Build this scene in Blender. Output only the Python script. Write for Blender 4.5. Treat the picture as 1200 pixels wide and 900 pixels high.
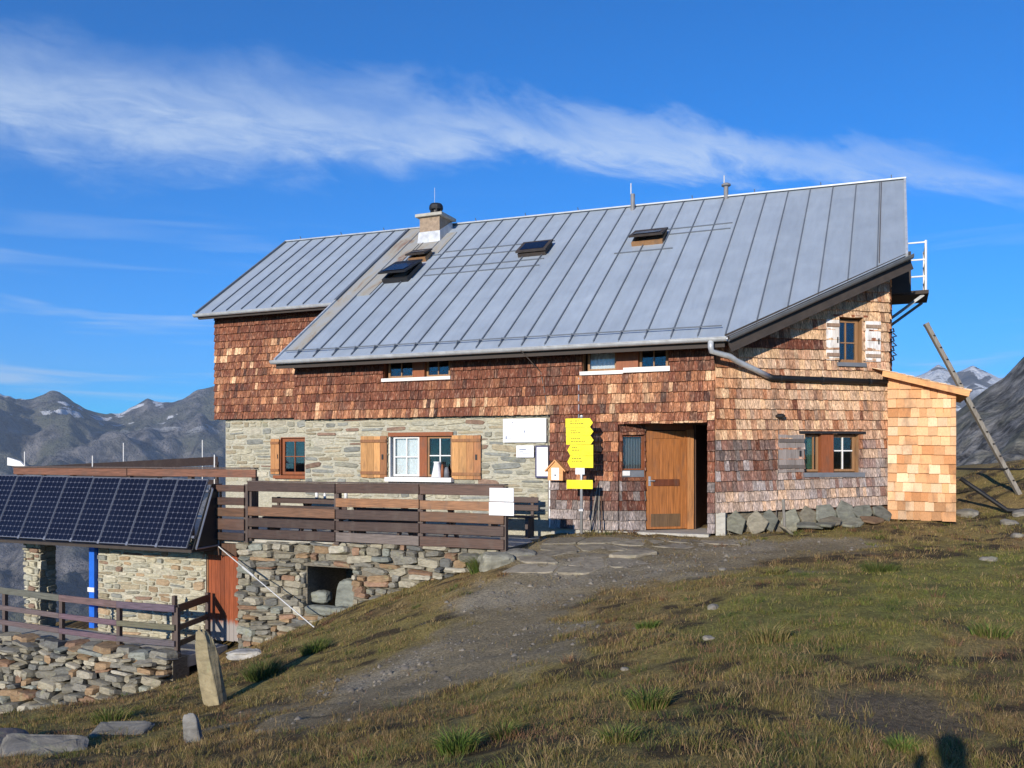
import bpy, math, random
import numpy as np
from mathutils import Matrix, Vector

for _o in list(bpy.data.objects):
    bpy.data.objects.remove(_o)
scene = bpy.context.scene
COL = scene.collection
rad = math.radians

# ------------------------------------------------------------------ camera
cam_d = bpy.data.cameras.new('camera'); cam = bpy.data.objects.new('camera', cam_d); COL.objects.link(cam)
cam.location = (0, 0, 1.48); cam.rotation_euler = (rad(90), 0, 0)
cam_d.sensor_width = 36.0; cam_d.lens = 30.99; cam_d.shift_y = 0.0708
cam_d.clip_start = 0.05; cam_d.clip_end = 30000
scene.camera = cam
scene.render.resolution_x = 1024; scene.render.resolution_y = 768

# ------------------------------------------------------------------ sky and sun
SUN_EL, SUN_AZ = 16.1, 25.3            # the light travels towards azimuth 26.4 deg right of the view axis
world = bpy.data.worlds.new('World'); scene.world = world; world.use_nodes = True
wn = world.node_tree.nodes; wl = world.node_tree.links
wn.clear()


def N(nt, t, **kw):
    n = nt.nodes.new(t)
    for k, v in kw.items():
        setattr(n, k, v)
    return n


def math_node(nt, op, a, b=None, clamp=False):
    n = nt.nodes.new('ShaderNodeMath'); n.operation = op; n.use_clamp = clamp
    for i, s in enumerate((a, b)):
        if s is None:
            continue
        if isinstance(s, (int, float)):
            n.inputs[i].default_value = s
        else:
            nt.links.new(s, n.inputs[i])
    return n.outputs[0]


def maprange(nt, v, a, b, c=0.0, d=1.0, smooth=True):
    n = nt.nodes.new('ShaderNodeMapRange'); n.interpolation_type = 'SMOOTHSTEP' if smooth else 'LINEAR'
    nt.links.new(v, n.inputs[0])
    for i, x in enumerate((a, b, c, d)):
        n.inputs[i + 1].default_value = x
    return n.outputs[0]


def build_world():
    nt = world.node_tree
    out = N(nt, 'ShaderNodeOutputWorld'); bg = N(nt, 'ShaderNodeBackground')
    sky = N(nt, 'ShaderNodeTexSky', sky_type='NISHITA')
    sky.sun_disc = False; sky.sun_elevation = rad(SUN_EL); sky.sun_rotation = rad(180 + SUN_AZ)
    sky.altitude = 2400; sky.air_density = 1.0; sky.dust_density = 0.7; sky.ozone_density = 3.0
    hsv = N(nt, 'ShaderNodeHueSaturation'); hsv.inputs['Saturation'].default_value = 1.42
    tint = N(nt, 'ShaderNodeMixRGB'); tint.blend_type = 'MULTIPLY'; tint.inputs['Fac'].default_value = 1.0; tint.inputs['Color2'].default_value = (0.50, 0.95, 1.42, 1)
    nt.links.new(sky.outputs[0], tint.inputs['Color1']); nt.links.new(tint.outputs[0], hsv.inputs['Color'])
    # cirrus: a long feathered band of ice cloud, laid out by azimuth and elevation
    tc = N(nt, 'ShaderNodeTexCoord'); sep = N(nt, 'ShaderNodeSeparateXYZ'); nt.links.new(tc.outputs['Generated'], sep.inputs[0])
    az = math_node(nt, 'ARCTAN2', sep.outputs[0], sep.outputs[1])
    el = math_node(nt, 'ARCSINE', sep.outputs[2])
    azn = math_node(nt, 'MULTIPLY', az, 1 / rad(30))
    az2 = math_node(nt, 'MULTIPLY', azn, azn)
    c0 = math_node(nt, 'ADD', math_node(nt, 'MULTIPLY', azn, rad(-2.3)), math_node(nt, 'MULTIPLY', az2, rad(-3.0)))
    center = math_node(nt, 'ADD', c0, rad(20.0))
    off = math_node(nt, 'SUBTRACT', el, center)

    def noise(scale, sx, sy, skew, detail=5, rough=0.6, dist=0.0, seed=0.0):
        cmb = N(nt, 'ShaderNodeCombineXYZ')
        a = math_node(nt, 'ADD', az, math_node(nt, 'MULTIPLY', off, skew))
        nt.links.new(math_node(nt, 'MULTIPLY', a, sx), cmb.inputs[0])
        nt.links.new(math_node(nt, 'MULTIPLY', off, sy), cmb.inputs[1])
        cmb.inputs[2].default_value = seed
        t = N(nt, 'ShaderNodeTexNoise'); t.inputs['Scale'].default_value = scale; t.inputs['Detail'].default_value = detail
        t.inputs['Roughness'].default_value = rough; t.inputs['Distortion'].default_value = dist
        nt.links.new(cmb.outputs[0], t.inputs['Vector'])
        return t.outputs[0]

    n1 = noise(1.0, 6.0, 10.0, 0.9, 6, 0.62, 0.4, 1.3)
    n2 = noise(1.0, 13.0, 46.0, 1.0, 8, 0.66, 0.7, 4.0)
    n3 = noise(1.0, 3.0, 9.0, 0.3, 3, 0.5, 0.0, 9.0)
    # ragged upper edge, softer lower edge
    wob = math_node(nt, 'MULTIPLY', math_node(nt, 'SUBTRACT', n1, 0.5), rad(6.2))
    wob2 = math_node(nt, 'MULTIPLY', math_node(nt, 'SUBTRACT', n2, 0.5), rad(2.6))
    offw = math_node(nt, 'ADD', off, math_node(nt, 'ADD', wob, wob2))
    widen = maprange(nt, azn, -1.1, 0.6, 0.95, 0.40)
    q = math_node(nt, 'DIVIDE', offw, widen)
    up = maprange(nt, q, rad(-0.6), rad(5.0), 1.0, 0.0)
    lo = maprange(nt, q, rad(-5.2), rad(0.2), 0.0, 1.0)
    band = math_node(nt, 'MULTIPLY', up, lo)
    dens = maprange(nt, math_node(nt, 'ADD', math_node(nt, 'MULTIPLY', n2, 0.6), math_node(nt, 'MULTIPLY', n3, 0.5)), 0.30, 0.74, 0.30, 1.0)
    band = math_node(nt, 'MULTIPLY', band, dens)
    fade = maprange(nt, azn, 0.2, 1.5, 1.0, 0.55)
    band = math_node(nt, 'MULTIPLY', band, fade)
    # thin streaks low over the horizon and a few loose wisps higher up
    cmb = N(nt, 'ShaderNodeCombineXYZ')
    nt.links.new(math_node(nt, 'MULTIPLY', az, 3.2), cmb.inputs[0]); nt.links.new(math_node(nt, 'MULTIPLY', el, 42.0), cmb.inputs[1])
    t = N(nt, 'ShaderNodeTexNoise'); t.inputs['Scale'].default_value = 1.0; t.inputs['Detail'].default_value = 5; t.inputs['Distortion'].default_value = 0.6
    nt.links.new(cmb.outputs[0], t.inputs['Vector'])
    st = math_node(nt, 'MULTIPLY', maprange(nt, t.outputs[0], 0.50, 0.76, 0, 0.6), maprange(nt, el, rad(18), rad(4), 0, 1))
    allc = math_node(nt, 'MAXIMUM', math_node(nt, 'MULTIPLY', band, 0.72), st)
    mix = N(nt, 'ShaderNodeMixRGB'); mix.inputs['Color2'].default_value = (5.2, 6.2, 7.4, 1)
    nt.links.new(allc, mix.inputs['Fac']); nt.links.new(hsv.outputs[0], mix.inputs['Color1'])
    nt.links.new(mix.outputs[0], bg.inputs['Color']); bg.inputs['Strength'].default_value = 0.106
    nt.links.new(bg.outputs[0], out.inputs[0])


build_world()
sun_d = bpy.data.lights.new('sun', 'SUN'); sun = bpy.data.objects.new('sun', sun_d); COL.objects.link(sun)
sun_d.energy = 5.0; sun_d.angle = rad(0.53); sun_d.color = (1.0, 0.91, 0.78)
_sd = Vector((math.sin(rad(SUN_AZ)) * math.cos(rad(SUN_EL)), math.cos(rad(SUN_AZ)) * math.cos(rad(SUN_EL)), -math.sin(rad(SUN_EL))))
sun.rotation_euler = _sd.to_track_quat('-Z', 'Y').to_euler(); sun.location = (-20, -30, 40)
scene.view_settings.view_transform = 'Standard'; scene.view_settings.look = 'None'
scene.view_settings.exposure = 0.36; scene.view_settings.gamma = 1.0; scene.view_settings.use_curve_mapping = False

# ------------------------------------------------------------------ frames and helpers
TH = rad(23.4)
HUT = Vector((4.056, 17.602, 0.0))                 # corner of the hut: x runs right along the facade, y into the house
HF = Matrix.Translation(HUT) @ Matrix.Rotation(-TH, 4, 'Z')
ORG = {}
RNG = random.Random(7)
nrg = np.random.default_rng(11)


def hw(x, y, z=0.0):
    return HF @ Vector((x, y, z))


def wh(x, y, z=0.0):
    return HF.inverted() @ Vector((x, y, z))


def root(name, label, cat, o=(0, 0, 0), frame='H', group=None):
    e = bpy.data.objects.new(name, None); COL.objects.link(e); e.empty_display_size = 0.2
    e.matrix_world = (HF if frame == 'H' else Matrix.Identity(4)) @ Matrix.Translation(Vector(o))
    e['label'] = label; e['category'] = cat
    if group:
        e['group'] = group
    ORG[e] = Vector(o)
    return e


def tag(o, label=None, cat=None, group=None, kind=None):
    for k, v in (('label', label), ('category', cat), ('group', group), ('kind', kind)):
        if v:
            o[k] = v
    return o


class MB:
    def __init__(self):
        self.v = []; self.f = []; self.c = []; self.cur = None

    def add(self, vs, fs, col=None):
        b = len(self.v); self.v.extend([tuple(p) for p in vs]); col = col or self.cur
        for f in fs:
            self.f.append(tuple(b + i for i in f)); self.c.append(col)
        return self

    def hexa(self, p, col=None):        # p[0:4] one face ring, p[4:8] the opposite ring
        return self.add(p, [(3, 2, 1, 0), (4, 5, 6, 7), (0, 1, 5, 4), (1, 2, 6, 5), (2, 3, 7, 6), (3, 0, 4, 7)], col)

    def box(self, x0, x1, y0, y1, z0, z1, col=None):
        return self.hexa([(x0, y0, z0), (x1, y0, z0), (x1, y1, z0), (x0, y1, z0), (x0, y0, z1), (x1, y0, z1), (x1, y1, z1), (x0, y1, z1)], col)

    def bar(self, a, b, w, h, up=(0, 0, 1), col=None):     # a bar from a to b, w across, h along 'up'
        a = Vector(a); b = Vector(b); d = (b - a).normalized(); u = Vector(up)
        s = d.cross(u)
        if s.length < 1e-4:
            s = d.cross(Vector((0, 1, 0)))
        s.normalize(); u = s.cross(d).normalized()
        P = []
        for q in (a, b):
            P += [q - s * w / 2 - u * h / 2, q + s * w / 2 - u * h / 2, q + s * w / 2 + u * h / 2, q - s * w / 2 + u * h / 2]
        return self.hexa(P, col)

    def prism(self, poly, vec, col=None):                  # a polygon of 3d points pushed along vec
        n = len(poly); vec = Vector(vec)
        P = [Vector(p) for p in poly] + [Vector(p) + vec for p in poly]
        fs = [tuple(range(n - 1, -1, -1)), tuple(range(n, 2 * n))] + [(i, (i + 1) % n, n + (i + 1) % n, n + i) for i in range(n)]
        return self.add(P, fs, col)

    def tube(self, pts, r, n=8, col=None, caps=True):
        pts = [Vector(p) for p in pts]; rs = r if isinstance(r, (list, tuple)) else [r] * len(pts)
        base = len(self.v); prev = None
        for i, p in enumerate(pts):
            if i == 0:
                d = pts[1] - p
            elif i == len(pts) - 1:
                d = p - pts[i - 1]
            else:
                d = (pts[i + 1] - p).normalized() + (p - pts[i - 1]).normalized()
            d.normalize()
            if prev is None:
                a = d.orthogonal().normalized()
            else:
                a = (prev - d * prev.dot(d)).normalized()
            prev = a; b = d.cross(a)
            for k in range(n):
                t = 2 * math.pi * k / n
                self.v.append(tuple(p + (a * math.cos(t) + b * math.sin(t)) * rs[i]))
        for i in range(len(pts) - 1):
            for k in range(n):
                k2 = (k + 1) % n
                self.f.append((base + i * n + k, base + i * n + k2, base + (i + 1) * n + k2, base + (i + 1) * n + k)); self.c.append(col or self.cur)
        if caps:
            self.f.append(tuple(base + k for k in range(n - 1, -1, -1))); self.c.append(col or self.cur)
            self.f.append(tuple(base + (len(pts) - 1) * n + k for k in range(n))); self.c.append(col or self.cur)
        return self

    def lathe(self, o, prof, n=14, col=None):              # prof: (radius, z) pairs
        o = Vector(o); base = len(self.v)
        for r, z in prof:
            for k in range(n):
                t = 2 * math.pi * k / n
                self.v.append((o.x + r * math.cos(t), o.y + r * math.sin(t), o.z + z))
        for i in range(len(prof) - 1):
            for k in range(n):
                k2 = (k + 1) % n
                self.f.append((base + i * n + k, base + i * n + k2, base + (i + 1) * n + k2, base + (i + 1) * n + k)); self.c.append(col or self.cur)
        self.f.append(tuple(base + k for k in range(n - 1, -1, -1))); self.c.append(col)
        self.f.append(tuple(base + (len(prof) - 1) * n + k for k in range(n))); self.c.append(col)
        return self

    def build(self, name, mat, parent=None, o=None, frame='H', smooth=False, bevel=0.0, label=None, cat=None, group=None, kind=None):
        if parent is not None:
            o = ORG[parent]
        o = Vector(o if o is not None else (0, 0, 0))
        me = bpy.data.meshes.new(name)
        me.from_pydata([tuple(Vector(p) - o) for p in self.v], [], self.f)
        if any(c is not None for c in self.c):
            at = me.color_attributes.new('Col', 'FLOAT_COLOR', 'CORNER')
            buf = []
            for f, c in zip(self.f, self.c):
                buf += list((c or (0.5, 0.5, 0.5)) + (1.0,) if c is None or len(c) == 3 else c) * len(f)
            at.data.foreach_set('color', buf)
        me.update()
        if smooth:
            me.polygons.foreach_set('use_smooth', [True] * len(me.polygons))
        ob = bpy.data.objects.new(name, me); COL.objects.link(ob)
        if isinstance(mat, str):
            mat = MAT[mat]
        me.materials.append(mat)
        ORG[ob] = o
        if parent is not None:
            ob.parent = parent
        else:
            ob.matrix_world = (HF if frame == 'H' else Matrix.Identity(4)) @ Matrix.Translation(o)
        if bevel:
            m = ob.modifiers.new('bevel', 'BEVEL'); m.width = bevel; m.segments = 1; m.limit_method = 'ANGLE'
        return tag(ob, label, cat, group, kind)


def piece(mesh, name, parent, loc, rotz=0.0, scale=(1, 1, 1), color=None, rot=None):
    ob = bpy.data.objects.new(name, mesh); COL.objects.link(ob)
    ob.parent = parent; ob.location = Vector(loc) - ORG[parent]
    ob.rotation_euler = rot if rot is not None else (0, 0, rotz)
    ob.scale = scale
    if color:
        ob.color = (*color, 1)
    return ob


# value noise for the terrain
_tab = np.random.default_rng(5).random((256, 256))


def vnoise(x, y, s=1.0, seed=0):
    x = np.asarray(x, float) / s + seed * 17.3; y = np.asarray(y, float) / s + seed * 9.1
    xi = np.floor(x).astype(int); yi = np.floor(y).astype(int); fx = x - xi; fy = y - yi
    fx = fx * fx * (3 - 2 * fx); fy = fy * fy * (3 - 2 * fy)
    a = _tab[xi % 256, yi % 256]; b = _tab[(xi + 1) % 256, yi % 256]; c = _tab[xi % 256, (yi + 1) % 256]; d = _tab[(xi + 1) % 256, (yi + 1) % 256]
    return (a * (1 - fx) + b * fx) * (1 - fy) + (c * (1 - fx) + d * fx) * fy


def fbm(x, y, s=1.0, oct=4, seed=0, rough=0.5):
    t = 0; a = 1; n = 0
    for i in range(oct):
        t = t + a * vnoise(x, y, s / 2 ** i, seed + i); n += a; a *= rough
    return t / n


def sstep(a, b, x):
    t = np.clip((x - a) / (b - a), 0, 1)
    return t * t * (3 - 2 * t)


# ------------------------------------------------------------------ materials
MAT = {}


def base_mat(name, rough=0.8, spec=0.3):
    m = bpy.data.materials.new(name); m.use_nodes = True
    nt = m.node_tree; b = nt.nodes['Principled BSDF']
    b.inputs['Roughness'].default_value = rough
    b.inputs['Specular IOR Level'].default_value = spec
    MAT[name] = m
    return m, nt, b


def pos_coords(nt, scale=(1, 1, 1), rotz=0.0):
    g = N(nt, 'ShaderNodeNewGeometry'); mp = N(nt, 'ShaderNodeMapping'); mp.vector_type = 'POINT'
    r = N(nt, 'ShaderNodeVectorRotate'); r.rotation_type = 'Z_AXIS'; r.inputs['Angle'].default_value = rotz
    nt.links.new(g.outputs['Position'], r.inputs['Vector']); nt.links.new(r.outputs[0], mp.inputs['Vector'])
    mp.inputs['Scale'].default_value = scale
    return mp.outputs[0]


def noise_tex(nt, vec, scale=1.0, detail=4, rough=0.55, dist=0.0):
    t = N(nt, 'ShaderNodeTexNoise'); t.inputs['Scale'].default_value = scale; t.inputs['Detail'].default_value = detail
    t.inputs['Roughness'].default_value = rough; t.inputs['Distortion'].default_value = dist
    nt.links.new(vec, t.inputs['Vector'])
    return t.outputs[0]


def ramp(nt, fac, stops):
    r = N(nt, 'ShaderNodeValToRGB'); e = r.color_ramp.elements
    while len(e) < len(stops):
        e.new(0.5)
    for el, (p, c) in zip(e, stops):
        el.position = p; el.color = (*c, 1)
    nt.links.new(fac, r.inputs[0])
    return r.outputs[0]


def mixc(nt, fac, a, b, mode='MIX'):
    m = N(nt, 'ShaderNodeMixRGB'); m.blend_type = mode
    for i, s in enumerate((fac, a, b)):
        if isinstance(s, (int, float)):
            m.inputs[i].default_value = s
        elif isinstance(s, tuple):
            m.inputs[i].default_value = (*s, 1) if len(s) == 3 else s
        else:
            nt.links.new(s, m.inputs[i])
    return m.outputs[0]


def bump(nt, b, h, strength=0.4, dist=0.02):
    n = N(nt, 'ShaderNodeBump'); n.inputs['Strength'].default_value = strength; n.inputs['Distance'].default_value = dist
    nt.links.new(h, n.inputs['Height']); nt.links.new(n.outputs[0], b.inputs['Normal'])


def source_color(nt, src):
    if src == 'object':
        return N(nt, 'ShaderNodeObjectInfo').outputs['Color']
    if src == 'attr':
        return N(nt, 'ShaderNodeVertexColor', layer_name='Col').outputs['Color']
    c = N(nt, 'ShaderNodeRGB'); c.outputs[0].default_value = (*src, 1)
    return c.outputs[0]


def wood(name, src, stretch=(70, 70, 4), rotz=TH, contrast=0.5, rough=0.75, spec=0.25, fleck=0.0):
    m, nt, b = base_mat(name, rough, spec)
    v = pos_coords(nt, stretch, rotz)
    n = noise_tex(nt, v, 1.0, 5, 0.6, 0.3)
    k = maprange(nt, n, 0.25, 0.75, 1 - contrast, 1 + contrast, False)
    col = mixc(nt, 1.0, source_color(nt, src), k, 'MULTIPLY')
    v2 = pos_coords(nt, (5, 5, 2.2), rotz)
    n2 = noise_tex(nt, v2, 1.0, 3)
    col = mixc(nt, maprange(nt, n2, 0.5, 0.72, 0, 0.4), col, (0.10, 0.075, 0.06))
    if fleck:
        vd = pos_coords(nt, (30, 30, 1.6), rotz)
        col = mixc(nt, maprange(nt, noise_tex(nt, vd, 1.3, 4, 0.6), 0.50, 0.66, 0, 0.62), col, mixc(nt, 1.0, col, (0.30, 0.25, 0.24), 'MULTIPLY'))
        v3 = pos_coords(nt, (34, 34, 3.0), rotz)
        col = mixc(nt, maprange(nt, noise_tex(nt, v3, 1.0, 4, 0.6), 0.52, 0.70, 0, fleck), col, mixc(nt, 0.5, mixc(nt, 1.0, col, (2.9, 2.9, 2.9), 'MULTIPLY'), (0.50, 0.36, 0.26)))
    nt.links.new(col, b.inputs['Base Color'])
    bump(nt, b, n, 0.35, 0.006)
    return m


def stone(name, src, scale=9.0, contrast=0.45, rough=0.85, lichen=0.25, bstr=0.5):
    m, nt, b = base_mat(name, rough, 0.25)
    v = pos_coords(nt, (scale, scale, scale * 2.4), TH)
    n = noise_tex(nt, v, 1.0, 6, 0.65, 0.5)
    k = maprange(nt, n, 0.25, 0.75, 1 - contrast, 1 + contrast, False)
    col = mixc(nt, 1.0, source_color(nt, src), k, 'MULTIPLY')
    n2 = noise_tex(nt, pos_coords(nt, (4, 4, 4)), 1.0, 5, 0.7)
    col = mixc(nt, maprange(nt, n2, 0.56, 0.68, 0, lichen), col, (0.30, 0.30, 0.17))
    nt.links.new(col, b.inputs['Base Color'])
    bump(nt, b, n, bstr, 0.03)
    return m


def plain(name, color, rough=0.6, metal=0.0, spec=0.4, vary=0.15, scale=6.0, bstr=0.0):
    m, nt, b = base_mat(name, rough, spec)
    n = noise_tex(nt, pos_coords(nt, (scale,) * 3), 1.0, 5, 0.6)
    k = maprange(nt, n, 0.25, 0.75, 1 - vary, 1 + vary, False)
    nt.links.new(mixc(nt, 1.0, color, k, 'MULTIPLY'), b.inputs['Base Color'])
    b.inputs['Metallic'].default_value = metal
    nt.links.new(maprange(nt, n, 0.3, 0.7, max(0, rough - 0.08), min(1, rough + 0.08), False), b.inputs['Roughness'])
    if bstr:
        bump(nt, b, n, bstr, 0.01)
    return m


def glass_mat():
    m = bpy.data.materials.new('window_glass'); m.use_nodes = True; nt = m.node_tree; nt.nodes.clear()
    o = N(nt, 'ShaderNodeOutputMaterial'); tr = N(nt, 'ShaderNodeBsdfTransparent'); gl = N(nt, 'ShaderNodeBsdfGlossy'); mx = N(nt, 'ShaderNodeMixShader'); fr = N(nt, 'ShaderNodeFresnel')
    tr.inputs[0].default_value = (0.90, 0.93, 0.93, 1); gl.inputs['Roughness'].default_value = 0.03; fr.inputs[0].default_value = 1.5
    nt.links.new(math_node(nt, 'MULTIPLY', fr.outputs[0], 1.7, True), mx.inputs[0]); nt.links.new(tr.outputs[0], mx.inputs[1]); nt.links.new(gl.outputs[0], mx.inputs[2]); nt.links.new(mx.outputs[0], o.inputs[0])
    MAT['window_glass'] = m


wood('shingle_piece', 'object', contrast=0.85, fleck=0.75)
wood('shingle_field', 'attr', contrast=0.85, fleck=0.75)
wood('new_shingle', 'object', contrast=0.22, stretch=(90, 90, 6))
wood('wall_board', (0.10, 0.055, 0.035))
wood('rail_wood', 'object', stretch=(3.0, 60, 60), contrast=0.55, rough=0.5, spec=0.45)
wood('rail_post', (0.10, 0.075, 0.066), contrast=0.5, rough=0.6)
wood('frame_red', (0.26, 0.085, 0.035), contrast=0.3, rough=0.5)
wood('frame_tan', (0.30, 0.165, 0.08), contrast=0.3, rough=0.55)
wood('shutter_plank', 'object', contrast=0.35, rough=0.6)
wood('door_wood', 'object', stretch=(40, 40, 2.5), contrast=0.45, rough=0.45, spec=0.4)
wood('fresh_board', (0.72, 0.36, 0.15), stretch=(5, 60, 60), contrast=0.2)
wood('old_pole', (0.24, 0.22, 0.19), contrast=0.4, rough=0.85)
stone('wall_stone', 'object', lichen=0.35)
stone('slate', 'object', scale=6, lichen=0.2)
stone('mortar', (0.425, 0.405, 0.32), scale=14, contrast=0.35, lichen=0.3, bstr=0.8)
stone('dry_gap', (0.17, 0.15, 0.115), scale=12, contrast=0.5)
stone('concrete', (0.42, 0.40, 0.35), scale=7, contrast=0.25, lichen=0.2, bstr=0.3)
stone('rock', 'object', scale=3.2, contrast=0.5, lichen=0.45, bstr=0.9)
plain('gutter_zinc', (0.50, 0.52, 0.54), rough=0.42, metal=0.25, vary=0.2)
plain('gutter_dark', (0.17, 0.18, 0.19), rough=0.45, metal=0.2, vary=0.2)
plain('black_pipe', (0.012, 0.012, 0.013), rough=0.6, vary=0.2)
plain('black_metal', (0.018, 0.018, 0.02), rough=0.5, vary=0.2)
plain('steel', (0.55, 0.56, 0.58), rough=0.35, metal=0.6, vary=0.12)
plain('aluminium', (0.23, 0.24, 0.27), rough=0.35, metal=0.4, vary=0.08)
plain('white_paint', (0.78, 0.77, 0.74), rough=0.5, vary=0.06)
plain('white_board', (0.82, 0.82, 0.83), rough=0.4, vary=0.03)
plain('board_print', (0.25, 0.28, 0.36), rough=0.6, vary=0.3, scale=40)
plain('navy_frame', (0.03, 0.03, 0.10), rough=0.5)
plain('sign_yellow', (0.86, 0.74, 0.008), rough=0.4, vary=0.04)
plain('sign_ink', (0.10, 0.085, 0.01), rough=0.6)
plain('curtain', (0.80, 0.80, 0.84), rough=0.9, vary=0.08, scale=20)
plain('curtain_green', (0.13, 0.26, 0.15), rough=0.9, vary=0.3, scale=20)
plain('blue_paint', (0.015, 0.13, 0.62), rough=0.45, vary=0.1)
plain('sill_grey', (0.16, 0.17, 0.19), rough=0.5, vary=0.15)
plain('chimney_plaster', (0.31, 0.235, 0.17), rough=0.9, vary=0.35, scale=10, bstr=0.3)
plain('zinc_bright', (0.66, 0.68, 0.70), rough=0.35, metal=0.3, vary=0.15)
plain('ridge_zinc', (0.36, 0.39, 0.43), rough=0.5, metal=0.2, vary=0.2)
plain('vent_grey', (0.20, 0.20, 0.21), rough=0.6, vary=0.25)
plain('soffit', (0.05, 0.04, 0.035), rough=0.8, vary=0.3)
plain('cable', (0.12, 0.10, 0.09), rough=0.6)
plain('rope', (0.55, 0.55, 0.53), rough=0.7)
glass_mat()


def roof_mat(name, src):
    m, nt, b = base_mat(name, 0.48, 0.4)
    v = pos_coords(nt, (1.2, 1.2, 1.2), TH)
    n = noise_tex(nt, v, 1.0, 6, 0.62, 0.6)
    n2 = noise_tex(nt, pos_coords(nt, (9, 1.3, 1.3), TH), 1.0, 5, 0.6)
    k = math_node(nt, 'MULTIPLY', maprange(nt, n, 0.3, 0.7, 0.94, 1.05, False), maprange(nt, n2, 0.3, 0.7, 0.93, 1.05, False))
    col = mixc(nt, 1.0, source_color(nt, src), k, 'MULTIPLY')
    col = mixc(nt, maprange(nt, n2, 0.62, 0.75, 0, 0.25), col, (0.33, 0.30, 0.26))
    nt.links.new(col, b.inputs['Base Color'])
    b.inputs['Metallic'].default_value = 0.25
    nt.links.new(maprange(nt, n, 0.3, 0.7, 0.40, 0.60, False), b.inputs['Roughness'])
    bump(nt, b, noise_tex(nt, pos_coords(nt, (2.5, 2.5, 2.5)), 1.0, 2), 0.12, 0.05)
    return m


roof_mat('roof_zinc', 'object'); roof_mat('seam_zinc', (0.16, 0.18, 0.21))  # seam colour darker than the panels, standing in for the ribs' shadow side


def rust_mat():
    m, nt, b = base_mat('rusty_tin', 0.65, 0.3)
    n = noise_tex(nt, pos_coords(nt, (2.2, 0.9, 0.9), TH), 1.0, 6, 0.65, 0.8)
    nt.links.new(ramp(nt, n, [(0.42, (0.34, 0.35, 0.35)), (0.56, (0.35, 0.32, 0.26)), (0.70, (0.22, 0.12, 0.085))]), b.inputs['Base Color'])
rust_mat()


def cell_mat():
    m, nt, b = base_mat('solar_cell', 0.2, 0.22)
    n = noise_tex(nt, pos_coords(nt, (1.5,) * 3), 1.0, 2)
    nt.links.new(ramp(nt, n, [(0.3, (0.006, 0.007, 0.016)), (0.7, (0.008, 0.010, 0.022))]), b.inputs['Base Color'])
cell_mat()
plain('cell_backing', (0.10, 0.105, 0.135), rough=0.35, vary=0.05)


def leaf_mat(name, trans=0.35, rough=0.6):
    m = bpy.data.materials.new(name); m.use_nodes = True; nt = m.node_tree
    b = nt.nodes['Principled BSDF']; b.inputs['Roughness'].default_value = rough; b.inputs['Specular IOR Level'].default_value = 0.25
    c = source_color(nt, 'attr'); nt.links.new(c, b.inputs['Base Color'])
    tl = N(nt, 'ShaderNodeBsdfTranslucent'); nt.links.new(c, tl.inputs[0])
    mx = N(nt, 'ShaderNodeMixShader'); mx.inputs[0].default_value = trans
    nt.links.new(b.outputs[0], mx.inputs[1]); nt.links.new(tl.outputs[0], mx.inputs[2]); nt.links.new(mx.outputs[0], nt.nodes['Material Output'].inputs[0])
    MAT[name] = m


leaf_mat('grass_blade')

# ------------------------------------------------------------------ terrain
CP = np.array([(2.86,5.00,-0.24),(1.34,4.60,-0.12),(0.46,4.80,-0.17),(-0.41,5.30,-0.35),(-1.01,5.80,-0.54),(-1.92,6.60,-0.82),(-3.14,7.20,-1.03),(-4.41,7.60,-1.19),(4.34,7.60,-0.18),(2.90,7.50,-0.15),(1.51,7.80,-0.37),(0.40,8.30,-0.57),(-0.32,8.20,-0.78),(-1.22,8.40,-0.92),(-2.25,8.60,-1.14),(-3.41,8.80,-1.37),(-4.79,9.00,-1.51),(6.17,10.80,-0.14),(4.26,11.00,-0.17),(2.82,11.20,-0.31),(1.57,11.60,-0.49),(0.46,11.80,-0.75),(-0.90,11.60,-1.05),(-2.17,11.20,-1.39),(-3.81,11.40,-1.73),(-5.81,12.50,-2.07),(-7.55,13.00,-2.33),(8.45,14.80,-0.02),(6.39,15.00,-0.12),(4.36,15.00,-0.19),(2.65,15.20,-0.29),(1.32,15.20,-0.39),(0.29,15.00,-0.51),(-0.15,15.60,-0.41),(-0.62,16.00,-0.64),(-1.54,15.90,-0.91),(-2.45,15.80,-1.23),(-3.72,16.00,-1.73),(-4.76,16.40,-2.09),(-5.75,16.50,-2.60),(-7.32,16.80,-3.32),(-8.99,17.20,-3.77),(-10.34,17.80,-4.12),(9.24,18.00,0.14),(7.62,17.90,0.15),(6.13,17.60,-0.00),(4.08,17.20,-0.14),(3.03,17.40,-0.12),(1.51,17.30,-0.14),(0.87,18.00,-0.14),(11.11,19.20,0.74),(10.57,19.50,0.54),(1.70,19.71,-0.20),(4.33,20.75,-0.05),(7.88,21.40,0.20),(10.63,20.21,0.60),(13.78,19.93,1.20),(10.78,25.59,0.20),(5.27,27.97,-0.60),(-2.89,21.70,-1.20),(-5.00,19.34,-2.30),(-8.91,20.38,-2.50),(-12.34,22.52,-2.90),(-7.08,24.60,-2.80),(-9.04,27.63,-4.20),(-4.05,26.56,-2.40),(2.52,29.16,-2.60),(-15.49,22.79,-4.00),(-12.71,29.22,-6.00),(0.00,0.00,-0.12),(2.00,0.00,-0.10),(-2.00,0.00,-0.35),(0.00,-4.00,-0.10),(5.00,0.00,0.00),(9.00,4.00,0.10),(-6.00,1.00,-1.10),(-12.00,2.00,-2.40),(12.00,10.00,0.10),(14.00,19.00,0.90),(12.50,22.00,1.35),(15.00,24.00,1.45),(14.00,27.00,1.20),(10.00,27.00,0.70),(20.00,20.00,1.60),(18.00,8.00,0.40),(-18.00,8.00,-3.60),(-20.00,16.00,-4.60),(-14.00,-2.00,-2.60),(22.00,30.00,1.00)])


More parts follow.
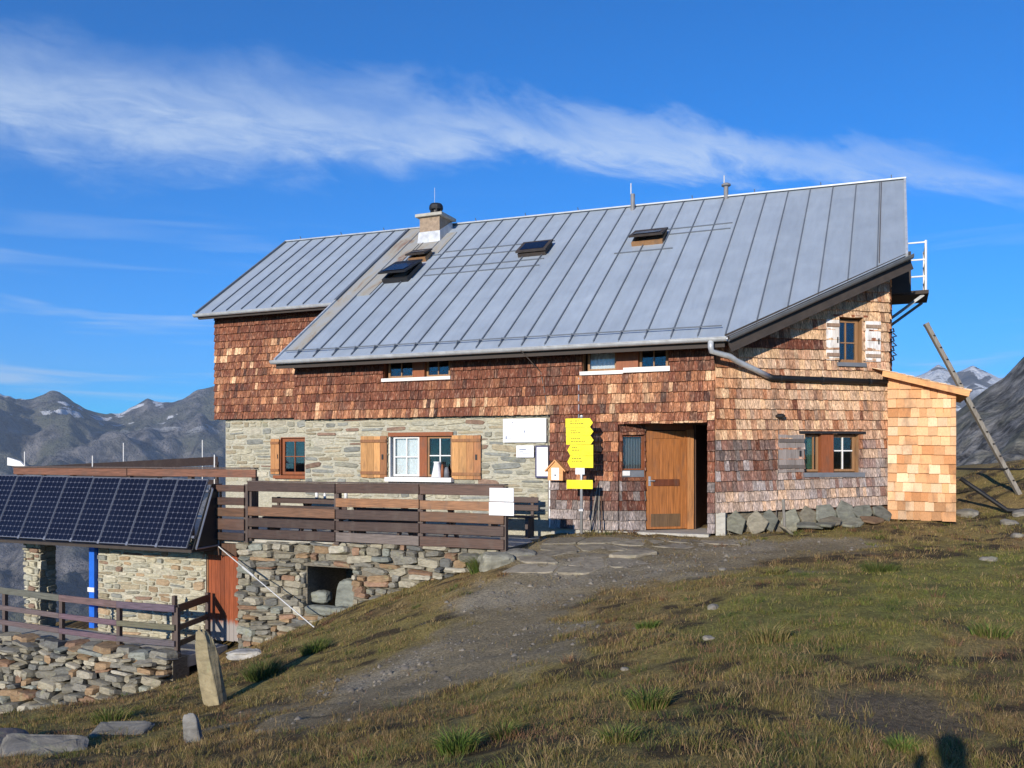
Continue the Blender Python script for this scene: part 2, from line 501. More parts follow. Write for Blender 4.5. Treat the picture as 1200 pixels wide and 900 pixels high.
def _solve(P, lam=0.2):
    n = len(P); d = np.linalg.norm(P[:, None, :2] - P[None, :, :2], axis=2)
    K = np.where(d > 0, d * d * np.log(d + 1e-12), 0) + lam * np.eye(n)
    A = np.zeros((n + 3, n + 3)); A[:n, :n] = K; A[:n, n] = 1; A[:n, n + 1:] = P[:, :2]; A[n:, :n] = A[:n, n:].T
    return np.linalg.solve(A, np.r_[P[:, 2], 0, 0, 0])


CO = _solve(CP)
CX0, CY0, RIN = 2.0, 14.0, 24.0
_sl_a = np.radians([-180, -150, -110, -60, -10, 15, 32, 50, 80, 115, 150, 180])
_sl_v = np.array([-0.06, -0.10, -0.25, -0.55, -0.55, -0.45, -0.16, -0.02, 0.04, 0.02, -0.05, -0.06])


def rbf(x, y):
    out = CO[-3] + CO[-2] * x + CO[-1] * y
    for i in range(len(CP)):
        d2 = (x - CP[i, 0]) ** 2 + (y - CP[i, 1]) ** 2
        out = out + CO[i] * 0.5 * d2 * np.log(d2 + 1e-12)
    return out


def ground_z(x, y, detail=True):
    x = np.asarray(x, float); y = np.asarray(y, float)
    dx = x - CX0; dy = y - CY0; r = np.hypot(dx, dy) + 1e-9
    k = np.minimum(1.0, RIN / r)
    z = rbf(CX0 + dx * k, CY0 + dy * k)
    a = np.arctan2(dx, dy); s = np.interp(a, _sl_a, _sl_v)
    ex = np.maximum(0, r - RIN)
    far = np.where(s < 0, -330 * (1 - np.exp(s * ex / 330)), s * ex / (1 + ex / 900))
    z = z + far + np.minimum(ex, 60) / 60 * (fbm(x, y, 40, 4, 3) - 0.5) * 9
    if detail:
        z = z + (fbm(x, y, 1.3, 3, 8) - 0.5) * 0.09 + (fbm(x, y, 0.36, 2, 12) - 0.5) * 0.075 * (r < 30)
    return z


def gz(x, y):
    return float(ground_z(np.array([x]), np.array([y]))[0])


def poly_sd(x, y, poly):
    """signed distance to a polygon, negative inside"""
    P = np.array(poly, float)[:, :2]; n = len(P)
    best = np.full(np.shape(x), 1e9); ins = np.zeros(np.shape(x), bool)
    for i in range(n):
        ax, ay = P[i]; bx, by = P[(i + 1) % n]
        ex, ey = bx - ax, by - ay
        t = np.clip(((x - ax) * ex + (y - ay) * ey) / (ex * ex + ey * ey + 1e-12), 0, 1)
        best = np.minimum(best, np.hypot(x - ax - t * ex, y - ay - t * ey))
        c = ((ay > y) != (by > y)) & (x < (bx - ax) * (y - ay) / (by - ay + 1e-12) + ax)
        ins ^= c
    return np.where(ins, -best, best)


PATH = [(0.0,17.93),(0.69,17.75),(2.0,17.3),(3.94,17.2),(5.0,16.8),(6.3,16.2),(5.15,14.78),(4.04,13.91),(2.62,13.55),(1.3,13.2),(0.75,12.6),(0.35,11.75),(0.3,10.9),(0.45,10.1),(0.1,9.6),(-0.36,9.41),(-0.93,9.3),(-1.43,8.66),(-1.72,8.06),(-2.36,8.12),(-3.0,8.84),(-3.24,9.98),(-2.58,9.86),(-1.97,10.19),(-1.68,11.57),(-1.34,12.56),(-1.02,13.16),(-0.55,14.15),(-0.15,15.02)]
BARE = [(2.13,6.29),(2.66,6.38),(3.0,5.96),(2.98,5.6),(2.32,5.21),(1.96,5.33),(1.84,5.75)]
GREEN = [(3.64,11.39),(5.11,13.19),(7.59,13.07),(4.72,8.12),(3.28,7.52),(2.16,7.43),(1.71,8.03)]


def cover(x, y):
    """path amount, bare earth amount and greenness of the ground cover"""
    w = (fbm(x, y, 1.6, 4, 21) - 0.5)
    path = 1 - sstep(-0.55, 0.55, poly_sd(x, y, PATH) + w * 2.6 + (fbm(x, y, 0.4, 3, 25) - 0.5) * 1.5)
    bare = 1 - sstep(-0.22, 0.25, poly_sd(x, y, BARE) + w * 0.8)
    # darker peat patches between the tussocks
    peat = np.maximum(sstep(0.52, 0.66, fbm(x, y * 1.5, 1.15, 6, 33, 0.72)) * 0.75, sstep(0.55, 0.64, fbm(x * 0.7, y * 1.2, 0.34, 4, 37, 0.65)) * 0.95)
    green = np.clip((1 - sstep(-0.8, 1.2, poly_sd(x, y, GREEN) + w * 3.0)) * 0.75 + sstep(0.48, 0.66, fbm(x, y, 1.9, 4, 40)) * 0.35, 0, 1)
    return path, bare, np.where(green > 0.6, peat * 0.35, peat), green


def spaced(a, b, step, lo, hi, grow=1.17):
    mid = list(np.arange(a, b + 1e-6, step)); l = []; s = step; p = a
    while p > lo:
        s *= grow; p -= s; l.append(p)
    r = []; s = step; p = mid[-1]
    while p < hi:
        s *= grow; p += s; r.append(p)
    return np.array(l[::-1] + mid + r)


def grid_mesh(name, X, Y, Zv, colors=None, smooth=True):
    ny, nx = X.shape
    me = bpy.data.meshes.new(name)
    V = np.stack([X, Y, Zv], -1).reshape(-1, 3).astype(np.float32)
    i = np.arange(ny * nx).reshape(ny, nx)
    q = np.stack([i[:-1, :-1], i[:-1, 1:], i[1:, 1:], i[1:, :-1]], -1).reshape(-1, 4)
    fill_mesh(me, V, q, colors, smooth)
    return me


def fill_mesh(me, V, q, colors=None, smooth=False):
    n, k = q.shape
    me.vertices.add(len(V)); me.vertices.foreach_set('co', V.astype(np.float32).ravel())
    me.loops.add(n * k); me.loops.foreach_set('vertex_index', q.astype(np.int32).ravel())
    me.polygons.add(n); me.polygons.foreach_set('loop_start', np.arange(0, n * k, k, dtype=np.int32))
    if smooth:
        me.polygons.foreach_set('use_smooth', np.ones(n, bool))
    me.update(calc_edges=True)
    if colors is not None:
        at = me.color_attributes.new('Col', 'FLOAT_COLOR', 'POINT')
        c = np.concatenate([colors, np.ones((len(colors), 1))], 1).astype(np.float32)
        at.data.foreach_set('color', c.ravel())
    me.validate()


def lerp(a, b, t):
    return a + (b - a) * t[..., None]


def ground_colors(x, y):
    path, bare, peat, green = cover(x, y)
    f = fbm(x, y, 0.5, 4, 55, 0.6)
    turf = lerp(np.array([0.265, 0.185, 0.075]), np.array([0.20, 0.195, 0.046]), green)
    turf = turf * (0.65 + 0.7 * f)[..., None]
    turf = lerp(turf, np.array([0.056, 0.041, 0.024]), peat)
    turf = lerp(turf, np.array([0.125, 0.098, 0.062]), bare)
    grey = np.array([0.245, 0.198, 0.120]) * (0.7 + 0.6 * fbm(x, y, 0.9, 5, 70, 0.65))[..., None]
    grey = lerp(grey, np.array([0.33, 0.285, 0.205]), sstep(0.56, 0.72, fbm(x, y, 1.4, 4, 81)) * 0.7)
    c = lerp(turf, grey, path)
    r = np.hypot(x - CX0, y - CY0)
    return lerp(c, np.array([0.085, 0.085, 0.05]), sstep(40, 120, r))


def ground_mat():
    m, nt, b = base_mat('turf_and_earth', 0.95, 0.15)
    c = source_color(nt, 'attr')
    n = noise_tex(nt, pos_coords(nt, (22, 22, 22)), 1.0, 7, 0.7)
    n2 = noise_tex(nt, pos_coords(nt, (90, 90, 90)), 1.0, 4, 0.7)
    k = math_node(nt, 'MULTIPLY', maprange(nt, n, 0.28, 0.72, 0.45, 1.55, False), maprange(nt, n2, 0.3, 0.7, 0.55, 1.45, False))
    nt.links.new(mixc(nt, 1.0, c, k, 'MULTIPLY'), b.inputs['Base Color'])
    bump(nt, b, math_node(nt, 'ADD', n, math_node(nt, 'MULTIPLY', n2, 0.4)), 0.8, 0.035)


ground_mat()
gx = spaced(-12.0, 13.0, 0.085, -6400, 6400); gy = spaced(3.4, 21.0, 0.085, -6400, 6400)
GX, GY = np.meshgrid(gx, gy)
ground_me = grid_mesh('ground', GX, GY, ground_z(GX, GY), ground_colors(GX.ravel(), GY.ravel()))
ground_me.materials.append(MAT['turf_and_earth'])
ground = bpy.data.objects.new('ground', ground_me); COL.objects.link(ground); tag(ground, 'alpine turf and trodden earth falling away to the left', kind='structure')


# ------------------------------------------------------------------ mountains
def mountain_mat(name, rock, grass, snow_lo, snow_hi, z_snow, grass_amt):
    m, nt, b = base_mat(name, 0.95, 0.1)
    g = N(nt, 'ShaderNodeNewGeometry'); sep = N(nt, 'ShaderNodeSeparateXYZ'); nt.links.new(g.outputs['Position'], sep.inputs[0])
    nz = N(nt, 'ShaderNodeSeparateXYZ'); nt.links.new(g.outputs['Normal'], nz.inputs[0])
    sc = 1.0 / z_snow[2]
    n = noise_tex(nt, pos_coords(nt, (sc, sc, sc * 1.6)), 3.0, 9, 0.62, 0.4)
    n2 = noise_tex(nt, pos_coords(nt, (sc, sc, sc)), 14.0, 7, 0.68)
    c = ramp(nt, n2, [(0.38, tuple(0.30 * q for q in rock)), (0.50, rock), (0.62, tuple(1.7 * q for q in rock))])
    gm = math_node(nt, 'MULTIPLY', maprange(nt, n, 0.40, 0.60, 0, grass_amt), maprange(nt, n2, 0.35, 0.6, 0.55, 1.0))
    c = mixc(nt, gm, c, grass)
    n3 = noise_tex(nt, pos_coords(nt, (sc, sc, sc * 2.2)), 5.5, 6, 0.55, 0.6)
    sn = math_node(nt, 'MULTIPLY', maprange(nt, n3, snow_lo, snow_hi), maprange(nt, sep.outputs[2], z_snow[0], z_snow[1]))
    c = mixc(nt, sn, c, (0.80, 0.82, 0.85))
    nt.links.new(c, b.inputs['Base Color'])
    bump(nt, b, math_node(nt, 'ADD', n2, n), 1.0, z_snow[2] * 0.09)


mountain_mat('far_rock', (0.165, 0.155, 0.150), (0.110, 0.120, 0.070), 0.585, 0.603, (60, 190, 900.0), 0.85)
mountain_mat('snow_rock', (0.12, 0.105, 0.098), (0.09, 0.09, 0.06), 0.43, 0.46, (270, 350, 1100.0), 0.3)
mountain_mat('slope_rock', (0.24, 0.23, 0.215), (0.13, 0.135, 0.085), 0.80, 0.9, (900, 950, 90.0), 0.7)


def mountain(name, mat, az, b, R0, Rr, R1, zb, na, nr, ns, amp, seed, zback=None):
    A = np.radians(np.linspace(az[0], az[-1], na)); rr = np.concatenate([np.linspace(R0, Rr, nr), np.linspace(Rr, R1, nr // 3)[1:]])
    AA, RR = np.meshgrid(A, rr)
    ridge = Rr * (1 + 0.10 * (fbm(A * 8, A * 0, 1.0, 3, seed + 2) - 0.5))
    bb = np.interp(np.degrees(A), az, b)
    zt = 1.48 + bb * np.cos(A) * Rr + (fbm(A * Rr, A * 0, ns * 0.5, 5, seed + 5, 0.6) - 0.5) * amp * 0.30
    X = RR * np.sin(AA); Y = RR * np.cos(AA)
    t = (RR - R0) / (Rr - R0)
    gul = 1 - np.abs(2 * fbm(AA * Rr + (fbm(X, Y, ns * 2, 3, seed) - 0.5) * ns * 2, RR * 0.35, ns, 5, seed + 9, 0.55) - 1)   # ridges and gullies that run down the slope
    tt = np.clip(t, 0, 1)
    front = zb + (zt[None, :] - zb) * (0.42 * tt + 0.58 * tt ** 2.2) + (gul - 0.75) * amp * (tt * (1 - tt ** 3)) * 2.2 + (fbm(X, Y, ns * 0.3, 4, seed + 3) - 0.5) * amp * 0.6 * (1 - tt ** 8)
    back = zt[None, :] - (RR - Rr) * 0.55
    Z = np.where(t <= 1, front, back)
    me = grid_mesh(name, X, Y, Z); me.materials.append(MAT[mat])
    ob = bpy.data.objects.new(name, me); COL.objects.link(ob)
    return ob


tag(mountain('mountain_range', 'far_rock', [-64, -45, -36, -32, -30.15, -28.9, -27.7, -26.9, -25.8, -24.7, -23.6, -22.5, -21.2, -20, -18.7, -14, -8, 0, 10, 20, 27],
             [.10, .085, .07, .072, .0775, .0745, .085, .0775, .060, .052, .055, .066, .058, .065, .0745, .09, .07, .08, .06, .07, .06],
             1500, 4100, 5200, -430, 700, 240, 620, 430, 3), 'distant grey green mountain range with small snow patches', kind='structure')
tag(mountain('snow_mountain', 'snow_rock', [16, 22, 24.2, 25.2, 25.8, 26.6, 27.6, 28.9, 31, 36, 44],
             [.06, .08, .088, .096, .105, .094, .102, .087, .09, .085, .06], 2600, 5300, 6100, -420, 220, 90, 500, 150, 17), 'far peak with broad snow fields', kind='structure')
tag(mountain('rocky_slope', 'slope_rock', [17, 20, 23, 25, 26.8, 29.1, 30.15, 33, 38, 46, 60, 75],
             [-.06, -.02, .012, .034, .052, .087, .112, .165, .24, .33, .34, .26], 110, 400, 520, -26, 420, 130, 42, 15, 29), 'steep grey rocky mountainside', kind='structure')


def shade_peak():
    # the summit left of the view that keeps the valley behind the hut in shade
    n = 90; t = np.linspace(0, 2 * math.pi, n + 1); r = np.linspace(0, 1, 40)
    T, Rr = np.meshgrid(t, r); T2 = np.where(T >= 2 * math.pi - 1e-6, 0, T)
    rid = 1 + 0.35 * (fbm(np.cos(T2) * 3 + 9, np.sin(T2) * 3 + 9, 1.0, 4, 61) - 0.5)
    X = -3250 + Rr * np.cos(T2) * 1900 * rid; Y = 560 + Rr * np.sin(T2) * 1500 * rid
    Z = -420 + 980 * (1 - Rr) ** 1.15 + (fbm(X, Y, 400, 5, 66) - 0.5) * 200 * Rr * (1 - Rr) * 3
    me = grid_mesh('mountain', X, Y, Z); me.materials.append(MAT['far_rock'])
    ob = bpy.data.objects.new('mountain', me); COL.objects.link(ob); tag(ob, 'summit standing left of the view above the valley', kind='structure')


shade_peak()

# ------------------------------------------------------------------ the hut
SLP = rad(36.0); CS, SN = math.cos(SLP), math.sin(SLP)
hut = root('mountain_hut', 'large mountain hut clad in brown wooden shingles over stone, with grey metal roof', 'building', (-4, 0, -0.2))


def rs(x, s, up=0.0):      # a point of the roof plane: s metres up the slope, 'up' off the surface
    return Vector((x, -0.45 + s * CS - up * SN, 3.828 + s * SN + up * CS))


def s_ridge(x):
    return 7.4 + (3.5 - x) * 0.0385


def s_eave(x):
    if x < -10.45:
        return 3.08
    return 0.0 if x <= 0.28 else (x - 0.28) / 3.22 * 3.06


def roof_prism(mb, pts, up0, up1, col=None):
    mb.add([rs(x, s, up0) for x, s in pts] + [rs(x, s, up1) for x, s in pts],
           [tuple(range(len(pts) - 1, -1, -1)), tuple(range(len(pts), 2 * len(pts)))] +
           [(i, (i + 1) % len(pts), len(pts) + (i + 1) % len(pts), len(pts) + i) for i in range(len(pts))], col)
    return mb


mb = MB()
roof_prism(mb, [(-10.45, 0), (0.28, 0), (3.5, 3.06), (3.5, s_ridge(3.5)), (-10.45, s_ridge(-10.45))], -0.20, -0.012)
roof_prism(mb, [(-15.2, 3.08), (-10.452, 3.08), (-10.452, s_ridge(-10.45)), (-15.2, s_ridge(-15.2))], -0.20, -0.012)
roof = mb.build('roof', 'soffit', hut)
# rear slope
mb = MB(); A = rs(-15.2, s_ridge(-15.2)); B = rs(3.5, s_ridge(3.5)); dv = Vector((0, 2.75, -2.75 * 0.7265))
mb.prism([A, B, B + dv, A + dv], (0, -0.1, -0.16)); mb.build('rear_roof', 'seam_zinc', hut)

NP = 26; PW = 13.95 / NP
seam_x = [-10.45 + PW * i for i in range(NP + 1)]
wing_x = [-15.2 + 4.75 / 9 * i for i in range(10)]


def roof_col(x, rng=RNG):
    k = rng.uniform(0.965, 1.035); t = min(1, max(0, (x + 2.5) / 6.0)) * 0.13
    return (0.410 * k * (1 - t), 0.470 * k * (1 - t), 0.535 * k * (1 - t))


for i in range(NP):
    a, b = seam_x[i], seam_x[i + 1]
    pts = [(a + 0.004, s_eave(a + 0.004) - 0.06)]
    if a < 0.28 < b:
        pts.append((0.28, -0.06))
    pts += [(b - 0.004, s_eave(b - 0.004) - 0.06), (b - 0.004, s_ridge(b)), (a + 0.004, s_ridge(a))]
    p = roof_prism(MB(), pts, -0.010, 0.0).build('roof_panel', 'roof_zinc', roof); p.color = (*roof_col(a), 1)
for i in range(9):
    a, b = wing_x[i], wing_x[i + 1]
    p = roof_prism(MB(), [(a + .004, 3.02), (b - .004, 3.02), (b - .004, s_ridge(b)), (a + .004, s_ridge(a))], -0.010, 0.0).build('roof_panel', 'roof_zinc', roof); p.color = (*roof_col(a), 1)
for x in seam_x[1:-1]:
    MB().bar(rs(x, s_eave(x) + 0.02, 0.016), rs(x, s_ridge(x), 0.016), 0.022, 0.036, up=(0, -SN, CS)).build('standing_seam', 'seam_zinc', roof)
for x in wing_x[1:-1]:
    MB().bar(rs(x, 3.06, 0.016), rs(x, s_ridge(x), 0.016), 0.022, 0.036, up=(0, -SN, CS)).build('standing_seam', 'seam_zinc', roof)
# cross joints by the roof windows
for (x0, x1, s) in [(-8.3, -5.0, 5.75), (-8.3, -5.75, 5.32), (-8.3, -4.95, 4.62), (-8.3, -4.95, 4.22), (-3.05, -1.6, 4.5), (-2.0, -0.35, 5.72), (-1.9, -0.35, 5.38), (-9.0, -8.35, 5.6)]:
    MB().bar(rs(x0, s, 0.012), rs(x1, s, 0.012), 0.03, 0.026, up=(0, -SN, CS)).build('cross_seam', 'seam_zinc', roof)
# trims: verges and ridge
mb = MB()
mb.bar(rs(-10.46, -0.04, -0.06), rs(-10.46, 3.1, -0.06), 0.05, 0.2, up=(0, -SN, CS)).build('verge_trim', 'gutter_zinc', roof)
MB().bar(rs(-10.46, 3.1, 0.03), rs(-10.46, s_ridge(-10.46), 0.03), 0.07, 0.05, up=(0, -SN, CS)).build('verge_trim', 'seam_zinc', roof)
MB().bar(rs(3.52, 3.0, -0.08), rs(3.52, s_ridge(3.5), -0.08), 0.05, 0.24, up=(0, -SN, CS)).build('verge_trim', 'gutter_zinc', roof)
MB().bar(rs(-15.22, 3.02, -0.06), rs(-15.22, s_ridge(-15.2), -0.06), 0.05, 0.24, up=(0, -SN, CS)).build('verge_trim', 'gutter_dark', roof)
MB().bar(rs(-15.22, s_ridge(-15.2), 0.02), rs(3.55, s_ridge(3.55), 0.02), 0.14, 0.035, up=(0, 0, 1)).build('ridge_cap', 'ridge_zinc', roof)
for x in np.arange(-14.6, 3.5, 1.62):
    MB().bar(rs(x, s_ridge(x), 0.03), rs(x, s_ridge(x), 0.14), 0.02, 0.02, up=(1, 0, 0)).build('ridge_clip', 'seam_zinc', roof)
# snow guard bar with its brackets
g = MB().tube([rs(-10.35, 0.27, 0.075), rs(0.18, 0.27, 0.075)], 0.014, 6).build('snow_guard', 'seam_zinc', roof)
for x in seam_x[1:20]:
    MB().prism([rs(x - .01, 0.14, 0.03), rs(x - .01, 0.27, 0.10), rs(x - .01, 0.38, 0.03)], (0.02, 0, 0)).build('snow_guard_bracket', 'seam_zinc', roof)


def gutter(name, a, b, r, mat, lip=True):
    a = Vector(a); b = Vector(b); d = (b - a).normalized(); side = Vector((0, 0, 1)).cross(d).normalized(); up = d.cross(side).normalized()
    mb = MB(); n = 10; P = []
    for q in (a, b):
        for rr in (r, r - 0.008):
            for k in range(n + 1):
                t = math.pi * k / n
                P.append(q + side * math.cos(t) * rr - up * math.sin(t) * rr)
    m = n + 1; F = []
    for k in range(n):
        F.append((k, k + 1, 2 * m + k + 1, 2 * m + k)); F.append((m + k + 1, m + k, 3 * m + k, 3 * m + k + 1))
        F.append((k + 1, k, m + k, m + k + 1)); F.append((2 * m + k, 2 * m + k + 1, 3 * m + k + 1, 3 * m + k))
    F += [(0, m, 3 * m, 2 * m)[::-1], (n, m + n, 3 * m + n, 2 * m + n)]
    mb.add(P, F)
    if lip:
        for sgn in (1, -1):
            mb.tube([a + side * r * sgn, b + side * r * sgn], 0.013, 6)
    return mb.build(name, mat, hut, smooth=False)


gutter('gutter', (-10.5, -0.56, 3.775), (0.33, -0.56, 3.775), 0.078, 'gutter_zinc')
gutter('gutter', (-15.3, 1.99, 5.575), (-10.5, 1.99, 5.575), 0.075, 'gutter_zinc')
e0 = Vector((0.33, -0.52, 3.775)); e1 = Vector((3.6, 2.0, 5.60))
gutter('slanted_gutter', e0, e1, 0.085, 'gutter_dark')
d = (e1 - e0).normalized()
MB().bar(e0 + Vector((0, 0.09, -0.10)), e1 + Vector((-0.02, 0.12, -0.10)), 0.04, 0.36).build('fascia', 'soffit', hut)  # dark fascia made taller to stand in for the overhang's shadow below it
MB().box(-10.43, 0.27, -0.47, -0.43, 3.60, 3.80).build('fascia', 'soffit', hut)
MB().box(-15.18, -10.46, 2.04, 2.08, 5.44, 5.60).build('fascia', 'soffit', hut)
# rain pipe: grey elbow from the gutter, then black along the slanted wall
a36 = rad(36.4); RWD = Vector((math.cos(a36), math.sin(a36), 0)); RWN = Vector((-math.sin(a36), math.cos(a36), 0))


def rw(s, z, out=0.0):
    return RWD * s - RWN * out + Vector((0, 0, z))


MB().tube([(0.02, -0.56, 3.72), (0.02, -0.56, 3.60), (0.03, -0.54, 3.52), rw(0.10, 3.44, 0.42), rw(0.30, 3.36, 0.32), rw(0.75, 3.22, 0.20), rw(1.12, 3.09, 0.11)], 0.058, 10).build('rain_pipe', 'gutter_zinc', hut, smooth=True)
MB().tube([rw(1.10, 3.10, 0.11), rw(1.20, 3.065, 0.10), rw(4.02, 3.02, 0.10)], 0.064, 10).build('black_pipe', 'black_pipe', hut, smooth=True)
for s in (1.36, 2.3, 3.4):
    MB().tube([rw(s, 3.063 - (s - 1.2) * .016, 0.10), rw(s + 0.04, 3.063 - (s - 1.2) * .016, 0.10)], 0.074, 10).build('pipe_clip', 'black_metal', hut)

# ---- walls -------------------------------------------------------------
class Wall:
    def __init__(self, p0, ang):
        self.p = Vector((p0[0], p0[1], 0)); self.a = ang
        self.d = Vector((math.cos(ang), math.sin(ang), 0)); self.n = Vector((-math.sin(ang), math.cos(ang), 0))

    def __call__(self, s, y, z):
        return self.p + self.d * s + self.n * y + Vector((0, 0, z))

    def box(self, mb, s0, s1, y0, y1, z0, z1, col=None):
        T = self
        return mb.hexa([T(s0, y0, z0), T(s1, y0, z0), T(s1, y1, z0), T(s0, y1, z0), T(s0, y0, z1), T(s1, y0, z1), T(s1, y1, z1), T(s0, y1, z1)], col)

    def panel(self, mb, s0, s1, z0, top, holes, y0, y1):
        """solid wall with openings; top is a number or a function of s"""
        tf = top if callable(top) else (lambda s: top)
        xs = sorted({s0, s1, *[min(max(h[0], s0), s1) for h in holes], *[min(max(h[1], s0), s1) for h in holes]})
        for a, b in zip(xs, xs[1:]):
            if b - a < 1e-5:
                continue
            hs = sorted([(h[2], h[3]) for h in holes if h[0] < (a + b) / 2 < h[1]])
            z = z0
            for h0, h1 in hs:
                if h0 > z:
                    self.box(mb, a, b, y0, y1, z, h0)
                z = max(z, h1)
            ta, tb = tf(a), tf(b)
            if min(ta, tb) > z + 1e-4:
                T = self
                mb.hexa([T(a, y0, z), T(b, y0, z), T(b, y1, z), T(a, y1, z), T(a, y0, ta), T(b, y0, tb), T(b, y1, tb), T(a, y1, ta)])
        return mb


main = Wall((0, 0), 0.0); right = Wall((0, 0), a36); wing = Wall((-14.94, 2.45), 0.0); endw = Wall((3.17, 2.34), rad(90)); entry = Wall((-1.99, 0.02), math.atan2(0.98, 1.34))
H_W1 = (-7.69, -5.93, 3.29, 3.86); H_W2 = (-2.78, -0.93, 3.27, 3.80); H_BW = (-7.57, -5.93, 1.00, 2.02); H_DOOR = (-1.99, -0.15, -0.3, 2.16)
H_UR = (2.75, 3.31, 3.42, 4.36); H_LR = (1.97, 3.23, 1.15, 1.95); H_WG = (2.30, 3.18, 0.95, 2.00)


def rtop(y):
    return 3.828 + (y + 0.45) * 0.7265 - 0.27


wall_main = main.panel(main.panel(MB(), -10.22, 0.03, 2.39, 3.94, [H_W1, H_W2], 0.03, 0.22), -3.53, 0.03, -0.06, 2.39, [H_DOOR], 0.03, 0.22).build('wall', 'wall_board', hut)
wall_right = right.panel(MB(), 0.0, 3.94, 0.36, lambda s: rtop(s * math.sin(a36)), [H_UR, H_LR], 0.03, 0.2).build('wall', 'wall_board', hut)
wall_wing = wing.panel(MB(), 0, 4.72, 2.56, 5.62, [], 0.03, 0.22).build('wall', 'wall_board', hut)
wall_end = MB().prism([endw(0.02, 0.0, 0.3), endw(5.8, 0.0, 0.3), endw(5.8, 0, 6.0), endw(3.3, 0, 7.7), endw(0.02, 0, 5.62)], (-0.18, 0, 0)).build('wall', 'wall_board', hut)
MB().prism([(-14.94, 2.48, 2.56), (-14.94, 8.14, 2.56), (-14.94, 8.14, 6.2), (-14.94, 5.85, 7.95), (-14.94, 2.48, 5.5)], (0.2, 0, 0)).build('wall', 'wall_board', hut)
MB().box(-14.6, -14.2, 2.92, 7.9, -3.2, 2.55).build('side_stone_wall', 'mortar', hut); MB().box(-14.94, 3.17, 7.94, 8.14, -3.2, 6.0).build('rear_wall', 'wall_board', hut)
MB().prism([(-10.2, 0.24, 2.39), (-10.2, 2.46, 2.39), (-10.2, 2.46, rtop(2.46)), (-10.2, 0.24, rtop(0.24))], (0.2, 0, 0)).build('wall', 'wall_board', hut)
stone_main = main.panel(MB(), -10.0, -3.53, -1.4, 2.38, [H_BW], 0.09, 0.45).build('stone_wall', 'mortar', hut)
stone_wing = wing.panel(MB(), 0.31, 4.92, -2.2, 2.55, [H_WG], 0.09, 0.45).build('stone_wall', 'mortar', hut)
MB().box(-3.50, -2.02, 0.012, 0.20, -0.22, -0.062).build('plinth', 'concrete', hut)
main.box(MB(), 0.012, 0.20, 0.0, 0.3, -0.25, 0.36).build('corner_block', 'concrete', hut)
right.box(MB(), 0.22, 3.94, 0.06, 0.3, -0.3, 0.355).build('plinth', 'dry_gap', hut)

# ---- shingles ----------------------------------------------------------
def shingle_mesh(name, k, mat):
    r = random.Random(k); me = bpy.data.meshes.new(name)
    b0, b1 = r.uniform(-0.016, 0.014), r.uniform(-0.016, 0.014); t = r.uniform(0.052, 0.062)
    x = 0.5
    V = [(-x, -0.004, b0), (x, -0.004, b1), (x, -0.004 - t, b1), (-x, -0.004 - t, b0), (-x, 0.012, 1), (x, 0.012, 1), (x, 0.002, 1), (-x, 0.002, 1)]
    me.from_pydata(V, [], [(0, 1, 2, 3), (7, 6, 5, 4), (3, 2, 6, 7), (1, 0, 4, 5), (2, 1, 5, 6), (0, 3, 7, 4)]); me.materials.append(MAT[mat]); me.update()
    return me


SH = [shingle_mesh('shingle', k, 'shingle_piece') for k in range(6)]
SHN = [shingle_mesh('shingle', k + 40, 'new_shingle') for k in range(6)]
field = MB(); n_single = [0]


def shingles(wall, parent, s0, s1, zb, rows, top, holes, colf, wr=(0.075, 0.135), single=False, meshes=None, limit=300, overlap=1.45, out=0.0, rng=RNG):
    """rows of shingles; zb(s, k) is the butt line of row k"""
    tf = top if callable(top) else (lambda s: top)
    for k in range(rows):
        cuts = sorted({s0, s1, *[h[i] for h in holes for i in (0, 1) if s0 < h[i] < s1]})
        for a, b in zip(cuts, cuts[1:]):
            s = a + (0 if a != s0 else -0.004)
            while s < b - 0.012:
                w = rng.uniform(*wr)
                if b - (s + w) < wr[0] * 0.6:
                    w = b - s
                c = s + w / 2; z0 = zb(c, k); e = zb(c, k + 1) - z0; z1 = z0 + e * overlap; lim = z0 + e; skip = False
                for h in holes:
                    if h[0] <= c <= h[1]:
                        if h[2] <= z0 + 0.02 and h[3] >= lim - 0.02:
                            skip = True
                        elif z0 < h[3] < lim:
                            z0 = h[3]
                        elif z0 < h[2] < z1:
                            z1 = h[2]
                tt = tf(c)
                z1 = min(z1, tt)
                if skip or z1 - z0 < 0.04:
                    s += w; continue
                z0 += rng.uniform(-0.006, 0.006)
                col = colf(c, z0, rng); y = out + rng.uniform(-0.004, 0.004); ww = w - rng.uniform(0.003, 0.009)
                if single and n_single[0] < limit:
                    o = piece(rng.choice(meshes or SH), 'shingle', parent, wall(c, y, z0), wall.a, (ww, 1, z1 - z0), col)
                    o.rotation_euler.y = rng.uniform(-0.012, 0.012); n_single[0] += 1
                else:
                    t = rng.uniform(0.052, 0.064); h = ww / 2; j0, j1 = rng.uniform(-.006, .006), rng.uniform(-.006, .006)
                    T = wall
                    field.hexa([T(c - h, y - .004, z0 + j0), T(c + h, y - .004, z0 + j1), T(c + h, y - .004 - t, z0 + j1), T(c - h, y - .004 - t, z0 + j0),
                                T(c - h, y + .012, z1), T(c + h, y + .012, z1), T(c + h, y + .002, z1), T(c - h, y + .002, z1)], col)
                s += w


def pick(rng, table):
    r = rng.random() * sum(t[0] for t in table)
    for w, c in table:
        r -= w
        if r <= 0:
            break
    k = rng.uniform(0.8, 1.2)
    return tuple(q * k for q in c)


DK = (0.058, 0.024, 0.018); RB = (0.135, 0.043, 0.025); MB_ = (0.205, 0.074, 0.038); OR = (0.42, 0.185, 0.088); PA = (0.64, 0.41, 0.235); SV = (0.31, 0.265, 0.25); SD = (0.15, 0.125, 0.115); PK = (0.52, 0.35, 0.235)


